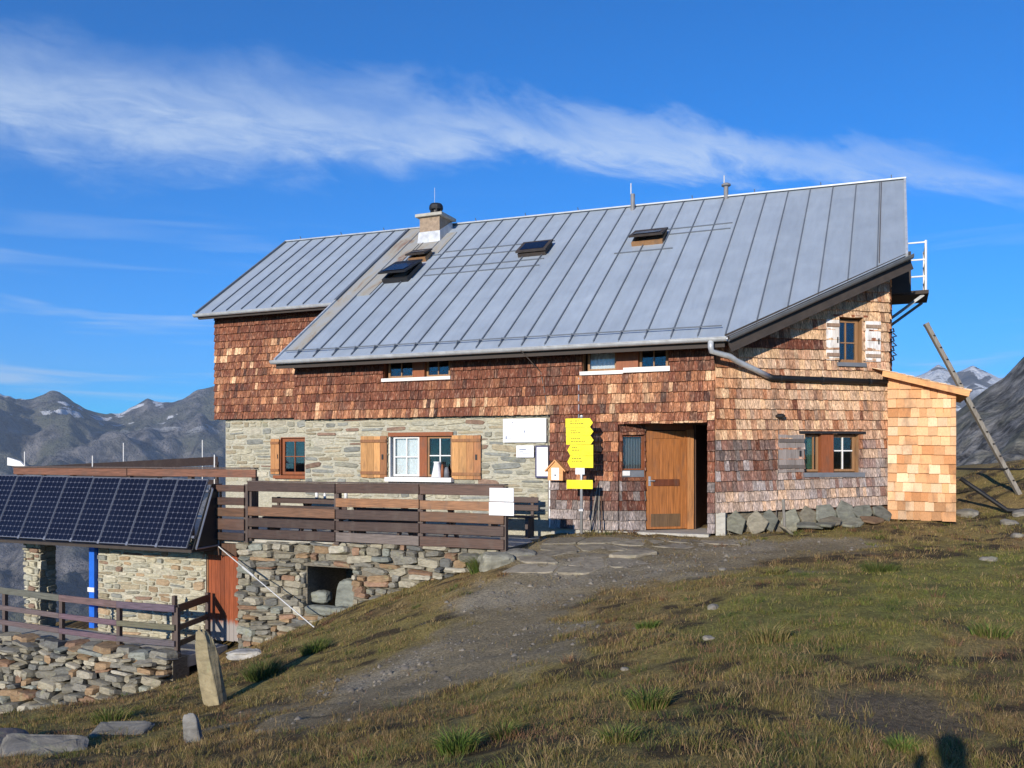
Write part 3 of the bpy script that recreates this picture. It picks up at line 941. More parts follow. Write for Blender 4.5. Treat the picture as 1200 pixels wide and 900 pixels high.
def tone(rng, s, z, table, spread=0.125, sm=0.62, seed=0):
    """a colour from a dark-to-light list of (weight, colour): neighbours in a course are alike, courses differ"""
    q = 0.5 + (float(vnoise(s / 0.7, z / 0.2 * 3.7, 1.0, seed)) - 0.5) * sm + rng.gauss(0, spread)
    q = min(0.999, max(0.0, q)) * sum(t[0] for t in table)
    for i, (w, c) in enumerate(table):
        if q <= w or i == len(table) - 1:
            break
        q -= w
    if rng.random() < 0.03:
        c = table[-1][1]
    elif rng.random() < 0.07:
        c = table[0][1]
    n = table[min(i + 1, len(table) - 1)][1]; f = min(1, q / w) * 0.7; k = rng.uniform(0.84, 1.16)
    return tuple((a + (b - a) * f) * k for a, b in zip(c, n))


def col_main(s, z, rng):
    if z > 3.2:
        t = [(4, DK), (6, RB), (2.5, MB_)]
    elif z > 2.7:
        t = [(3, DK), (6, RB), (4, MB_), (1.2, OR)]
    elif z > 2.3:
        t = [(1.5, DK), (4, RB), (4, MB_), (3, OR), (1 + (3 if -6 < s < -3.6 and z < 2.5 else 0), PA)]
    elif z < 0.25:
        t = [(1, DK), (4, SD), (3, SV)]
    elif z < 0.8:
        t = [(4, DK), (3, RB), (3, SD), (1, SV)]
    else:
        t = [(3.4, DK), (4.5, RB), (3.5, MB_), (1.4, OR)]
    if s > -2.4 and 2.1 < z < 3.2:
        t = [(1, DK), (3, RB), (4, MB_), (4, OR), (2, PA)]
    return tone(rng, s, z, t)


def col_right(s, z, rng):
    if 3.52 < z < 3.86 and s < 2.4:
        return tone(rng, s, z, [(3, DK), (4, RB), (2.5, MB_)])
    if z < 0.62:
        t = [(2, SD), (5, SV), (1.5, PK)]
    elif z < 1.3:
        t = [(1.5, SD), (2, MB_), (4, SV), (2.5, PK)]
    elif z < 1.8:
        t = [(0.8, RB), (3, MB_), (2.5, OR), (2.0, SV), (3.0, PK)]
    elif z < 2.4:
        t = [(0.8, RB), (2.6, MB_), (4, OR), (2, PK), (3.5, PA)]
    elif z < 3.4:
        t = [(0.5, RB), (1.6, MB_), (3.5, OR), (3.2, PK), (4, PA)]
    else:
        t = [(0.7, MB_), (4, OR), (3, PK), (5, PA)]
    if s < 1.3 and 0.6 < z < 1.7:
        t = [(1.5, DK), (4, SD), (2.5, MB_), (2, SV)]
    if s < 0.45 and z > 1.7:
        t = [(2, RB), (4, MB_), (4, OR), (1.5, PA)]
    return tone(rng, s, z, t, seed=3)


def col_wing(s, z, rng):
    if 3.55 < z < 4.75:
        t = [(1.0, DK), (4, RB), (5, MB_), (3, OR), (1.8 if s < 2.2 else 0.6, PA)]
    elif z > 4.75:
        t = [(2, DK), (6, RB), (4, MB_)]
    else:
        t = [(1.5, DK), (5, RB), (5, MB_), (2, OR), (0.6, PA)]
    return tone(rng, s, z, t, 0.15, seed=6)


EX = 0.206


def zb_right(s, k):      # the lowest courses run slightly uphill to the right
    base = 0.355 + s * 0.030; n = 10
    return base + (0.36 + n * EX + 0.02 - base) * k / n if k <= n else 0.38 + k * EX


shingles(right, wall_right, 0.0, 3.94, zb_right, 26, lambda s: rtop(s * math.sin(a36)) - 0.02, [H_UR, H_LR], col_right, single=True)
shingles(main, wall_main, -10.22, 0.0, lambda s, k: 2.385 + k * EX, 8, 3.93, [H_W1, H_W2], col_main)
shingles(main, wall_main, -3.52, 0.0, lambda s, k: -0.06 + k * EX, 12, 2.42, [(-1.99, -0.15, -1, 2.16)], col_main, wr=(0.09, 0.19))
shingles(wing, wall_wing, 0.0, 4.72, lambda s, k: 2.56 + k * EX, 15, 5.6, [], col_wing)
shingles(endw, wall_end, 0.03, 5.8, lambda s, k: 0.45 + k * EX, 36, lambda s: min(5.6 + s * .72, 7.6 - max(0, s - 3.3) * .72), [], col_right, wr=(0.1, 0.2))
shingles(entry, wall_main, 0.0, 0.575, lambda s, k: -0.06 + k * EX, 12, 2.15, [(0.055, 0.545, 1.04, 1.94)], col_main, wr=(0.09, 0.17), out=0.0)
tag(field.build('shingle_cladding', 'shingle_field', hut), kind='stuff')

# ---- stones of the mortared ground floor ---------------------------------
def stone_mesh(name, k, mat, depth=1.0):
    r = random.Random(k); n = 9; V = []
    ang = [2 * math.pi * (i + r.uniform(-0.3, 0.3)) / n for i in range(n)]; pw = r.uniform(0.28, 0.5)
    rim = []
    for t in ang:
        c, s_ = math.cos(t), math.sin(t)
        rim.append((math.copysign(abs(c) ** pw, c) * 0.5 * r.uniform(0.88, 1.04), math.copysign(abs(s_) ** pw, s_) * 0.5 * r.uniform(0.86, 1.05)))
    tilt = (r.uniform(-0.25, 0.25), r.uniform(-0.25, 0.25))
    for y, k2 in ((0.6, 1.0), (-0.45, 1.0), (-1.0, 0.88)):
        for (x, z) in rim:
            V.append((x * k2, y + ((x * tilt[0] + z * tilt[1]) if y < 0 else 0) + r.uniform(-0.1, 0.1) * (y < 0), z * k2))
    F = [(i, (i + 1) % n, n + (i + 1) % n, n + i) for i in range(n)] + [(n + i, n + (i + 1) % n, 2 * n + (i + 1) % n, 2 * n + i) for i in range(n)]
    V.append((r.uniform(-.1, .1), -1.0 + r.uniform(-0.25, 0.05), r.uniform(-.1, .1)))
    F += [(2 * n + i, 2 * n + (i + 1) % n, 3 * n) for i in range(n)]
    me = bpy.data.meshes.new(name); me.from_pydata(V, [], F); me.materials.append(MAT[mat]); me.update()
    return me


ST = [stone_mesh('stone', k, 'wall_stone') for k in range(12)]
ST_PALE = [(3, (0.385, 0.355, 0.26)), (2, (0.30, 0.29, 0.23)), (2, (0.33, 0.28, 0.19)), (0.6, (0.22, 0.145, 0.105)), (1.5, (0.235, 0.24, 0.215)), (1.5, (0.44, 0.41, 0.32))]
ST_DRY = [(3, (0.26, 0.235, 0.175)), (2.5, (0.185, 0.175, 0.145)), (1.2, (0.28, 0.19, 0.11)), (1.0, (0.13, 0.13, 0.12)), (1.2, (0.35, 0.32, 0.25)), (0.8, (0.25, 0.155, 0.10)), (0.8, (0.23, 0.24, 0.205))]


def stones(wall, parent, s0, s1, z0f, z1f, holes, table, course=(0.10, 0.2), width=(0.18, 0.55), depth=0.04, proud=0.0, gap=0.012, rng=RNG, count=[0], wob=0.0, batter=0.0, tumble=1.0):
    z = min(z0f(s0), z0f(s1), z0f((s0 + s1) / 2)); zmax = max(z1f(s0), z1f(s1))
    while z < zmax - 0.02:
        h = rng.uniform(*course)
        s = s0 - rng.uniform(0, 0.15)
        while s < s1:
            w = rng.uniform(*width); a = max(s, s0); b = min(s + w, s1); s += w
            if b - a < 0.07:
                continue
            c = (a + b) / 2; parts = [(z, z + h)]
            if h > 0.15 and rng.random() < 0.4:
                m = z + h * rng.uniform(0.35, 0.65); parts = [(z, m), (m, z + h)]
            for q0, q1 in parts:
                q0 = max(q0, z0f(c)); q1 = min(q1, z1f(c))
                if q1 - q0 < 0.035:
                    continue
                if any(hh[0] - 0.02 < b and hh[1] + 0.02 > a and hh[2] - 0.02 < q1 and hh[3] + 0.02 > q0 for hh in holes):
                    # shorten the stone so that it stops at the opening
                    ok = False
                    for hh in holes:
                        if hh[2] - 0.02 < q1 and hh[3] + 0.02 > q0:
                            if a < hh[0] - 0.06 < b:
                                bb = hh[0] - 0.01; aa = a; ok = True
                            elif a < hh[1] + 0.06 < b:
                                aa = hh[1] + 0.01; bb = b; ok = True
                    if not ok or bb - aa < 0.06:
                        continue
                else:
                    aa, bb = a, b
                o = piece(rng.choice(ST), 'stone', parent, wall((aa + bb) / 2, proud + rng.uniform(-wob, wob) - batter * (zmax - (q0 + q1) / 2), (q0 + q1) / 2 + rng.uniform(-.012, .012) * tumble), wall.a,
                          ((bb - aa - gap) * rng.uniform(1 - 0.1 * tumble, 1 + 0.1 * tumble), depth * rng.uniform(0.5, 1.5), (q1 - q0 - gap) * rng.uniform(1 - 0.22 * min(1, tumble), 1 + 0.28 * min(1.6, tumble))), pick(rng, table))
                o.rotation_euler.y = rng.uniform(-0.08, 0.08) * (1 if q1 - q0 < 0.15 else 2) * tumble; count[0] += 1
                if tumble > 1:
                    o.rotation_euler.x = rng.uniform(-.25, .25); o.rotation_euler.z += rng.uniform(-.2, .2)
        z += h


cA = [0]
stones(main, stone_main, -10.0, -3.53, lambda s: 0.10, lambda s: 2.38, [H_BW], ST_PALE, course=(0.085, 0.17), width=(0.2, 0.75), depth=0.02, proud=0.088, gap=0.035, count=cA)
stones(wing, stone_wing, 0.31, 4.2, lambda s: 0.75, lambda s: 2.54, [H_WG], ST_PALE, course=(0.10, 0.22), width=(0.2, 0.65), depth=0.02, proud=0.088, gap=0.035, count=cA)

# ---- windows -------------------------------------------------------------
def window(wall, s0, s1, z0, z1, y, frame='frame_red', fw=0.05, bars_v=(), bars_h=(), glass=True, curtain=None, sill=None, muntin=None, open_sash=False):
    mb = MB(); th = 0.05
    wall.box(mb, s0, s0 + fw, y, y + th, z0, z1); wall.box(mb, s1 - fw, s1, y, y + th, z0, z1)
    wall.box(mb, s0 + fw, s1 - fw, y, y + th, z1 - fw, z1); wall.box(mb, s0 + fw, s1 - fw, y, y + th, z0, z0 + fw)
    w = mb.build('window', frame, hut)
    S = [s0 + fw] + [b for b in bars_v] + [s1 - fw]; Zs = [z0 + fw] + [b for b in bars_h] + [z1 - fw]
    if glass:
        for a, b in zip(S, S[1:]):
            for c, d2 in zip(Zs, Zs[1:]):
                wall.box(MB(), a, b, y + 0.022, y + 0.028, c, d2).build('pane', 'window_glass', w)
    for b in bars_v:
        wall.box(MB(), b - 0.012, b + 0.012, y + 0.005, y + 0.045, z0 + fw, z1 - fw).build('muntin', muntin or frame, w)
    for b in bars_h:
        wall.box(MB(), s0 + fw, s1 - fw, y + 0.008, y + 0.042, b - 0.012, b + 0.012).build('muntin', muntin or frame, w)
    if curtain:
        mb = MB(); n = 14; a, b = s0 + fw * 0.8, s1 - fw * 0.8
        for k in range(n):
            p, q = a + (b - a) * k / n, a + (b - a) * (k + 1) / n; ya, yb = y + 0.09 + 0.018 * (k % 2), y + 0.09 + 0.018 * ((k + 1) % 2)
            mb.add([wall(p, ya, z0), wall(q, yb, z0), wall(q, yb, z1), wall(p, ya, z1)], [(0, 1, 2, 3)])
        mb.build('curtain', curtain, w)
    if sill:
        ms, o1, hgt = sill
        wall.box(MB(), s0 - 0.06, s1 + 0.06, -o1, y + 0.03, z0 - hgt, z0 - 0.002).build('sill', ms, w)
    return w


def reveal(wall, h, y0, y1, mat):
    mb = MB(); s0, s1, z0, z1 = h; t = 0.02
    wall.box(mb, s0 - t, s0 + .002, y0, y1, z0, z1); wall.box(mb, s1 - .002, s1 + t, y0, y1, z0, z1); wall.box(mb, s0, s1, y0, y1, z1 - .002, z1 + t); wall.box(mb, s0, s1, y0, y1, z0 - t, z0 + .002)
    return mb.build('window_reveal', mat, hut)


# strip of windows under the eave, left group
reveal(main, H_W1, 0.02, 0.20, 'frame_red')
window(main, -7.62, -6.93, 3.31, 3.84, 0.09, 'frame_tan', 0.05, bars_v=(-7.27,))
window(main, -6.60, -5.99, 3.31, 3.84, 0.09, 'frame_tan', 0.045, bars_v=(-6.3,))
mb = MB(); main.box(mb, -6.92, -6.61, 0.0, 0.12, 3.29, 3.86).build('window_post', 'frame_red', hut)
main.box(MB(), -7.72, -5.91, -0.07, 0.10, 3.225, 3.30).build('window_sill', 'white_paint', hut)
# right group
reveal(main, H_W2, 0.02, 0.20, 'frame_tan')
window(main, -2.70, -2.06, 3.29, 3.79, 0.09, 'frame_tan', 0.045, bars_v=(), curtain='curtain')
window(main, -1.57, -0.97, 3.29, 3.79, 0.09, 'frame_tan', 0.05, bars_v=(-1.27,))
main.box(MB(), -2.05, -1.58, 0.0, 0.12, 3.27, 3.80).build('window_post', 'frame_red', hut)
main.box(MB(), -2.83, -1.88, -0.07, 0.10, 3.20, 3.275).build('window_sill', 'white_paint', hut); main.box(MB(), -1.878, -0.90, -0.07, 0.10, 3.22, 3.32).build('window_sill', 'white_paint', hut)
# big stone-floor window
reveal(main, H_BW, 0.08, 0.40, 'white_paint')
main.box(MB(), -7.60, -5.90, 0.035, 0.16, 1.95, 2.04).build('window_lintel', 'frame_red', hut)
main.box(MB(), -6.80, -6.60, 0.10, 0.19, 1.02, 1.95).build('window_post', 'frame_red', hut)
window(main, -7.50, -6.81, 1.02, 1.94, 0.12, 'white_paint', 0.04, bars_v=(-7.15,), bars_h=(1.47,), curtain='curtain', muntin='white_paint')
window(main, -6.59, -5.95, 1.02, 1.94, 0.12, 'frame_tan', 0.045, bars_v=(-6.27,), bars_h=(1.5,), muntin='white_paint')
main.box(MB(), -7.62, -5.88, -0.09, 0.12, 0.90, 1.0).build('window_sill', 'white_paint', hut)
# wing window
reveal(wing, H_WG, 0.08, 0.40, 'frame_red')
window(wing, 2.32, 3.16, 0.97, 1.98, 0.13, 'frame_red', 0.08, bars_v=(2.74,), bars_h=(1.48,))
wing.box(MB(), 2.1, 3.35, -0.02, 0.13, 0.86, 0.95).build('window_sill', 'frame_red', hut)
# slanted wall, upper window
reveal(right, H_UR, 0.0, 0.22, 'frame_tan')
window(right, 2.78, 3.28, 3.44, 4.33, 0.10, 'frame_tan', 0.06, bars_v=(3.0,), bars_h=(3.85,))
right.box(MB(), 2.62, 3.42, -0.05, 0.03, 4.36, 4.41).build('window_hood', 'frame_red', hut)
right.box(MB(), 2.70, 3.36, -0.09, 0.12, 3.34, 3.42).build('window_sill', 'sill_grey', hut)
# slanted wall, lower window
reveal(right, H_LR, 0.0, 0.22, 'frame_tan')
window(right, 1.99, 2.36, 1.17, 1.93, 0.10, 'frame_tan', 0.045, bars_v=(2.25,), curtain='curtain_green')
window(right, 2.66, 3.21, 1.17, 1.93, 0.10, 'frame_tan', 0.05, bars_v=(2.93,), bars_h=(1.6,), muntin='white_paint')
right.box(MB(), 2.37, 2.65, 0.0, 0.14, 1.15, 1.95).build('window_post', 'frame_red', hut)
right.box(MB(), 1.84, 3.36, -0.07, 0.03, 1.95, 2.0).build('window_hood', 'black_metal', hut)
right.box(MB(), 1.93, 3.33, -0.08, 0.11, 1.06, 1.15).build('window_sill', 'sill_grey', hut)


def shutter(wall, s0, s1, z0, z1, n, table, batten, y=-0.03, ang=0.0):
    hb = 0.07
    sh = wall.box(MB(), s0 + 0.01, s1 - 0.01, y + 0.001, y + 0.008, z0 + 0.01, z1 - 0.01).build('shutter', 'shutter_plank', hut); sh.color = (*batten, 1)
    for z in (z0 + 0.08, z1 - 0.15):
        o = wall.box(MB(), s0 + 0.008, s1 - 0.008, y - 0.052, y - 0.027, z, z + hb).build('batten', 'shutter_plank', sh); o.color = (*batten, 1)
    w = (s1 - s0) / n
    for k in range(n):
        wall_p = MB(); wall.box(wall_p, s0 + k * w + 0.003, s0 + (k + 1) * w - 0.003, y - 0.026, y, z0 + RNG.uniform(-.006, .006), z1 + RNG.uniform(-.006, .006))
        p = wall_p.build('plank', 'shutter_plank', sh); p.color = (*pick(RNG, table), 1)
    wall.box(MB(), s0 + (s1 - s0) * 0.82, s0 + (s1 - s0) * 0.88, y - 0.045, y - 0.026, (z0 + z1) / 2 - 0.06, (z0 + z1) / 2 + 0.06).build('latch', 'black_metal', sh)
    return sh


WARM = [(3, (0.50, 0.26, 0.10)), (2, (0.42, 0.20, 0.08)), (1, (0.36, 0.16, 0.07))]
shutter(main, -8.35, -7.63, 0.98, 1.96, 4, WARM, (0.26, 0.12, 0.055), y=0.05)
shutter(main, -5.92, -5.19, 0.97, 1.96, 4, WARM, (0.30, 0.14, 0.06), y=0.05)
shutter(wing, 1.98, 2.28, 0.98, 1.98, 2, WARM, (0.26, 0.12, 0.055), y=0.05)
PALEW = [(3, (0.74, 0.68, 0.62)), (2, (0.78, 0.74, 0.70)), (1, (0.66, 0.56, 0.47))]
shutter(right, 2.45, 2.75, 3.46, 4.30, 2, PALEW, (0.30, 0.20, 0.14)); shutter(right, 3.36, 3.72, 3.46, 4.30, 2, PALEW, (0.34, 0.24, 0.17))
GREYW = [(3, (0.22, 0.19, 0.175)), (2, (0.27, 0.23, 0.21)), (1, (0.17, 0.145, 0.135))]
shutter(right, 1.36, 1.94, 1.16, 1.92, 3, GREYW, (0.13, 0.11, 0.10))

# ---- entrance: a splayed recess with window and door -----------------------
ewall = entry.panel(MB(), 0.0, 1.66, -0.08, 2.16, [(0.06, 0.54, 1.05, 1.93), (0.58, 1.53, -0.08, 2.04)], 0.0, 0.08).build('entrance_wall', 'frame_red', hut)
window(entry, 0.07, 0.53, 1.20, 1.92, 0.02, 'frame_red', 0.025, curtain='sill_grey')
entry.box(MB(), 0.06, 0.54, -0.03, 0.03, 1.05, 1.19).build('letter_plate', 'sill_grey', hut); entry.box(MB(), 0.06, 0.22, -0.06, -0.032, 1.08, 1.18).build('letter_box', 'white_paint', hut)
mb = MB(); DO = (0.33, 0.125, 0.038)
entry.box(mb, 0.60, 0.74, -0.01, 0.045, -0.05, 2.02); entry.box(mb, 1.37, 1.51, -0.01, 0.045, -0.05, 2.02)
entry.box(mb, 0.74, 1.37, -0.01, 0.045, 1.86, 2.02); entry.box(mb, 0.74, 1.37, -0.01, 0.045, -0.05, 0.12)
door = mb.build('door', 'door_wood', hut); door.color = (*DO, 1)
for k in range(4):
    a = 0.742 + k * 0.157; p = entry.box(MB(), a, a + 0.154, 0.004, 0.035, 0.122, 1.858).build('plank', 'door_wood', door); kk = RNG.uniform(0.9, 1.12); p.color = (DO[0] * kk, DO[1] * kk, DO[2] * kk, 1)
p = entry.box(MB(), 0.76, 1.34, -0.018, 0.003, 0.86, 1.0).build('middle_rail', 'door_wood', door); p.color = (0.13, 0.04, 0.018, 1)
p = entry.box(MB(), 0.70, 1.36, -0.02, 0.003, 0.0, 0.27).build('kick_board', 'door_wood', door); p.color = (0.14, 0.085, 0.045, 1)
mb = MB(); mb.tube([entry(0.67, -0.01, 0.97), entry(0.67, -0.055, 0.97), entry(0.77, -0.06, 0.97)], 0.012, 6); entry.box(mb, 0.645, 0.695, -0.018, -0.01, 0.86, 1.06); mb.build('door_handle', 'steel', door)
p = entry.box(MB(), 1.52, 1.66, -0.04, 0.07, -0.06, 2.05).build('door_jamb', 'door_wood', hut); p.color = (0.42, 0.19, 0.075, 1)
mb = MB(); mb.prism([(-2.03, 0.0, 2.162), (-0.12, 0.0, 2.162), (-0.12, 3.4, 2.162), (-2.03, 3.4, 2.162)], (0, 0, 0.06)); mb.build('entrance_ceiling', 'soffit', hut)
mb = MB(); mb.box(-0.66, -0.60, 1.05, 3.4, -0.1, 2.16); mb.box(-0.14, -0.08, 0.22, 3.4, -0.1, 2.16); mb.box(-0.66, -0.08, 3.4, 3.46, -0.1, 2.16); mb.build('hallway_wall', 'wall_board', hut)
mb = MB(); mb.prism([(-2.0, -0.16, -0.07), (-0.10, -0.16, -0.07), (-0.10, 3.4, -0.07), (-0.6, 3.4, -0.07), (-0.62, 1.2, -0.07)], (0, 0, -0.16)); mb.build('threshold', 'concrete', hut)

# ---- on the roof ---------------------------------------------------------
# chimney
cx0, cx1, cy0, cy1 = -9.52, -8.86, 4.95, 5.68
ch = MB().box(cx0, cx1, cy0, cy1, 7.2, 8.50).build('chimney', 'chimney_plaster', hut)
MB().box(cx0 - 0.10, cx1 + 0.12, cy0 - 0.10, cy1 + 0.10, 8.502, 8.585).build('chimney_cap', 'concrete', ch)
mb = MB(); cz = rs(0, 0).z
mb.hexa([(cx0 - .06, cy0 - .07, 7.58), (cx1 + .06, cy0 - .07, 7.58), (cx1 + .06, cy1 + .03, 8.2), (cx0 - .06, cy1 + .03, 8.2), (cx0 - .02, cy0 - .02, 8.06), (cx1 + .02, cy0 - .02, 8.06), (cx1 + .02, cy1 + .02, 8.5), (cx0 - .02, cy1 + .02, 8.5)])
mb.build('chimney_flashing', 'gutter_zinc', ch)
mb = MB(); c = ((cx0 + cx1) / 2 + 0.02, (cy0 + cy1) / 2, 8.586)
for k in range(6):
    t = k * math.pi / 3; mb.bar((c[0] + .17 * math.cos(t), c[1] + .17 * math.sin(t), c[2]), (c[0] + .17 * math.cos(t), c[1] + .17 * math.sin(t), c[2] + 0.2), 0.05, 0.03, up=(math.cos(t), math.sin(t), 0))
mb.lathe((c[0], c[1], c[2] + 0.2), [(0.20, 0), (0.21, 0.05), (0.20, 0.12), (0.17, 0.17), (0.02, 0.19)], 14)
mb.lathe((c[0], c[1], c[2]), [(0.12, 0), (0.12, 0.2)], 12)
mb.build('chimney_cowl', 'black_metal', ch)
MB().tube([(c[0] - .05, c[1], 8.9), (c[0] - .05, c[1], 9.45)], 0.008, 5).build('lightning_rod', 'steel', ch)
# rusty tin valley below the chimney
for (x0, x1, s0, s1) in [(-10.38, -9.95, 0.4, 7.9), (-9.90, -9.50, 3.3, 7.6), (-9.46, -8.5, 5.75, 7.2)]:
    roof_prism(MB(), [(x0, s0), (x1, s0), (x1, s1), (x0, s1)], 0.004, 0.022).build('tin_flashing', 'rusty_tin', roof)


def roof_window(name, xc, s, w, h, lift, frame='frame_tan', lid='black_metal', thick=0.13):
    mb = MB(); f = 0.07
    for (x0, x1, a, b) in ((xc - w / 2, xc + w / 2, s, s + f), (xc - w / 2, xc + w / 2, s + h - f, s + h), (xc - w / 2, xc - w / 2 + f, s + f, s + h - f), (xc + w / 2 - f, xc + w / 2, s + f, s + h - f)):
        roof_prism(mb, [(x0, a), (x1, a), (x1, b), (x0, b)], 0.0, thick)
    o = mb.build(name, frame, hut)
    # the sash hinges at its upper edge and stands open
    mb = MB(); x0, x1 = xc - w / 2 - 0.03, xc + w / 2 + 0.03; a, b = s - 0.03, s + h + 0.03; u0, u1 = thick + 0.01 + lift, thick + 0.01
    mb.hexa([rs(x0, a, u0), rs(x1, a, u0), rs(x1, b, u1), rs(x0, b, u1), rs(x0, a, u0 + .045), rs(x1, a, u0 + .045), rs(x1, b, u1 + .045), rs(x0, b, u1 + .045)])
    sa = mb.build('sash', lid, o)
    mb = MB(); mb.hexa([rs(x0 + .09, a + .09, u0 + .046), rs(x1 - .09, a + .09, u0 + .046), rs(x1 - .09, b - .09, u1 + .046), rs(x0 + .09, b - .09, u1 + .046), rs(x0 + .09, a + .09, u0 + .052), rs(x1 - .09, a + .09, u0 + .052), rs(x1 - .09, b - .09, u1 + .052), rs(x0 + .09, b - .09, u1 + .052)])
    mb.build('pane', 'solar_cell', sa)
    return o


roof_window('roof_window', -5.36, 4.86, 0.78, 0.62, 0.03, 'soffit', 'soffit', 0.10)
roof_window('roof_window', -2.30, 4.86, 0.78, 0.62, 0.14, 'frame_tan', 'soffit', 0.10)
roof_window('roof_hatch', -9.02, 3.95, 0.78, 1.0, 0.16, 'black_metal', 'black_metal')
roof_window('roof_hatch', -8.92, 5.22, 0.55, 0.45, 0.10, 'frame_tan', 'soffit')
# vents by the ridge
for (x, s, hgt, rod) in ((-3.25, 7.45, 0.42, 0.30), (-0.75, 7.5, 0.30, 0.30)):
    p = rs(x, s); mb = MB(); mb.tube([p - Vector((0, 0, .1)), p + Vector((0, 0, hgt))], 0.06, 10)
    if x > -2:
        mb.lathe((p.x, p.y, p.z + hgt), [(0.07, 0), (0.12, 0.02), (0.12, 0.06), (0.07, 0.09)], 12)
    v = mb.build('vent_pipe', 'vent_grey', hut, smooth=False)
    MB().tube([p + Vector((-.05, 0, hgt)), p + Vector((-.05, 0, hgt + rod))], 0.016, 6).build('vent_rod', 'rope', v)
# lightning conductor down the facade
MB().tube([(-3.95, -0.62, 3.72), (-3.72, -0.05, 3.30), (-3.60, -0.04, 2.7), (-3.56, -0.04, 2.3), (-3.55, -0.03, 0.0)], 0.011, 5).build('lightning_cable', 'cable', hut)
MB().tube([(-2.86, -0.035, 3.15), (-2.86, -0.035, 2.3)], 0.011, 5).build('lightning_cable', 'steel', hut)
MB().tube([rs(3.0, s_ridge(3.0) - .1, .05), rs(3.0, 2.75, .05), (3.02, 1.82, 5.3), rw(3.62, 4.75, .04)], 0.010, 5).build('lightning_cable', 'cable', hut)
MB().box(-3.535, -3.505, -0.05, 0.08, -0.05, 1.0).build('corner_strip', 'white_paint', hut)

# ---- escape platform on the end wall ------------------------------------
mb = MB(); mb.box(3.18, 3.98, 3.6, 4.9, 5.06, 5.14); plat = mb.build('escape_platform', 'soffit', hut)
mb = MB()
for y in (3.65, 4.85):
    mb.tube([(3.92, y, 5.14), (3.92, y, 6.24)], 0.026, 6)
for z in (5.45, 5.82, 6.2):
    mb.tube([(3.25, 3.65, z), (3.92, 3.65, z), (3.92, 4.85, z)], 0.018, 6)
mb.build('railing', 'white_paint', plat)
mb = MB()
for y in (3.7, 4.8):
    MB().bar((3.19, y, 4.55), (3.88, y, 5.05), 0.06, 0.06).build('brace', 'gutter_dark', plat)
MB().box(3.175, 3.62, 3.3, 3.36, 5.05, 5.95).build('platform_door', 'soffit', hut)
mb = MB()
mb.tube([(3.19, 2.6, 3.45), (3.19, 2.6, 4.15)], 0.03, 6)
for k in range(7):
    z = 3.5 + k * 0.1; mb.tube([(3.18, 2.6, z), (3.28 + 0.05 * (k % 2), 2.6, z + 0.03), (3.26, 2.6, z + 0.1)], 0.018, 5)
mb.build('iron_bracket', 'black_metal', hut)

# ------------------------------------------------------------------ new annex beside the hut
annex = root('shingled_annex', 'small lean-to annex clad in fresh orange larch shingles, beside the hut', 'shed', (3.8, 2.2, 0.1))
an = Wall((3.16, 2.16), 0.0); AW = 1.27


def an_top(s):
    return 3.17 - 0.305 * s


aw = an.panel(MB(), 0, AW, 0.20, an_top, [], 0.03, 0.12).build('wall', 'fresh_board', annex)
mb = MB(); mb.prism([(4.31, 2.285, 0.2), (4.43, 2.285, 0.2), (4.43, 4.6, 0.2), (4.31, 4.6, 0.2)], (0, 0, 2.55)); mb.build('side_wall', 'fresh_board', annex)
MB().box(3.19, 4.31, 4.5, 4.6, 0.2, 2.8).build('rear_wall', 'fresh_board', annex)
mb = MB(); mb.hexa([(3.06, 1.98, 3.17), (4.66, 1.98, 2.70), (4.66, 4.7, 2.70), (3.06, 4.7, 3.17), (3.06, 1.98, 3.25), (4.66, 1.98, 2.78), (4.66, 4.7, 2.78), (3.06, 4.7, 3.25)])
ar = mb.build('roof', 'fresh_board', annex)
MB().bar((3.06, 1.955, 3.20), (4.66, 1.955, 2.73), 0.03, 0.12).build('barge_board', 'fresh_board', ar)
NEW = [(3, (0.66, 0.34, 0.155)), (2.5, (0.73, 0.42, 0.215)), (2, (0.80, 0.53, 0.32)), (1, (0.55, 0.25, 0.10))]


def col_new(s, z, rng):
    c = pick(rng, NEW)
    if z < 0.5:
        c = tuple(q * 0.72 for q in c)
    return tuple(min(0.85, q) for q in c)


n_single[0] = 0
shingles(an, aw, 0.0, AW, lambda s, k: 0.19 - 0.02 * s + k * 0.192, 17, lambda s: an_top(s) - 0.02, [], col_new, wr=(0.12, 0.23), single=True, meshes=SHN, limit=400)
for k in range(11):
    x0 = 4.70 - k * 0.15; x1 = x0 - 0.34; z0 = 3.25 - 0.29375 * (x0 - 3.06); z1 = 3.25 - 0.29375 * (x1 - 3.06)
    y = 1.93
    while y < 4.7:
        w = RNG.uniform(0.16, 0.30); mb = MB(); t = RNG.uniform(-.006, .008)
        mb.hexa([(x0, y, z0 + .012), (x1, y, z1 + .004), (x1, y + w - .006, z1 + .004), (x0, y + w - .006, z0 + .012), (x0, y, z0 + .04 + t), (x1, y, z1 + .012), (x1, y + w - .006, z1 + .012), (x0, y + w - .006, z0 + .04 + t)])
        o = mb.build('shingle', 'new_shingle', ar); o.color = (*pick(RNG, [(2, (0.72, 0.42, 0.22)), (2, (0.80, 0.55, 0.34)), (1, (0.6, 0.3, 0.13))]), 1); y += w

# ------------------------------------------------------------------ terrace with its stone wall
terr = root('stone_terrace', 'raised stone terrace with rubble retaining wall and low cellar opening', 'terrace', (-7, -3, -1.5))
tw = Wall((0, -3.0), 0.0)


def g_at(w, s, y=-0.15):
    p = HF @ w(s, y, 0); return gz(p.x, p.y)


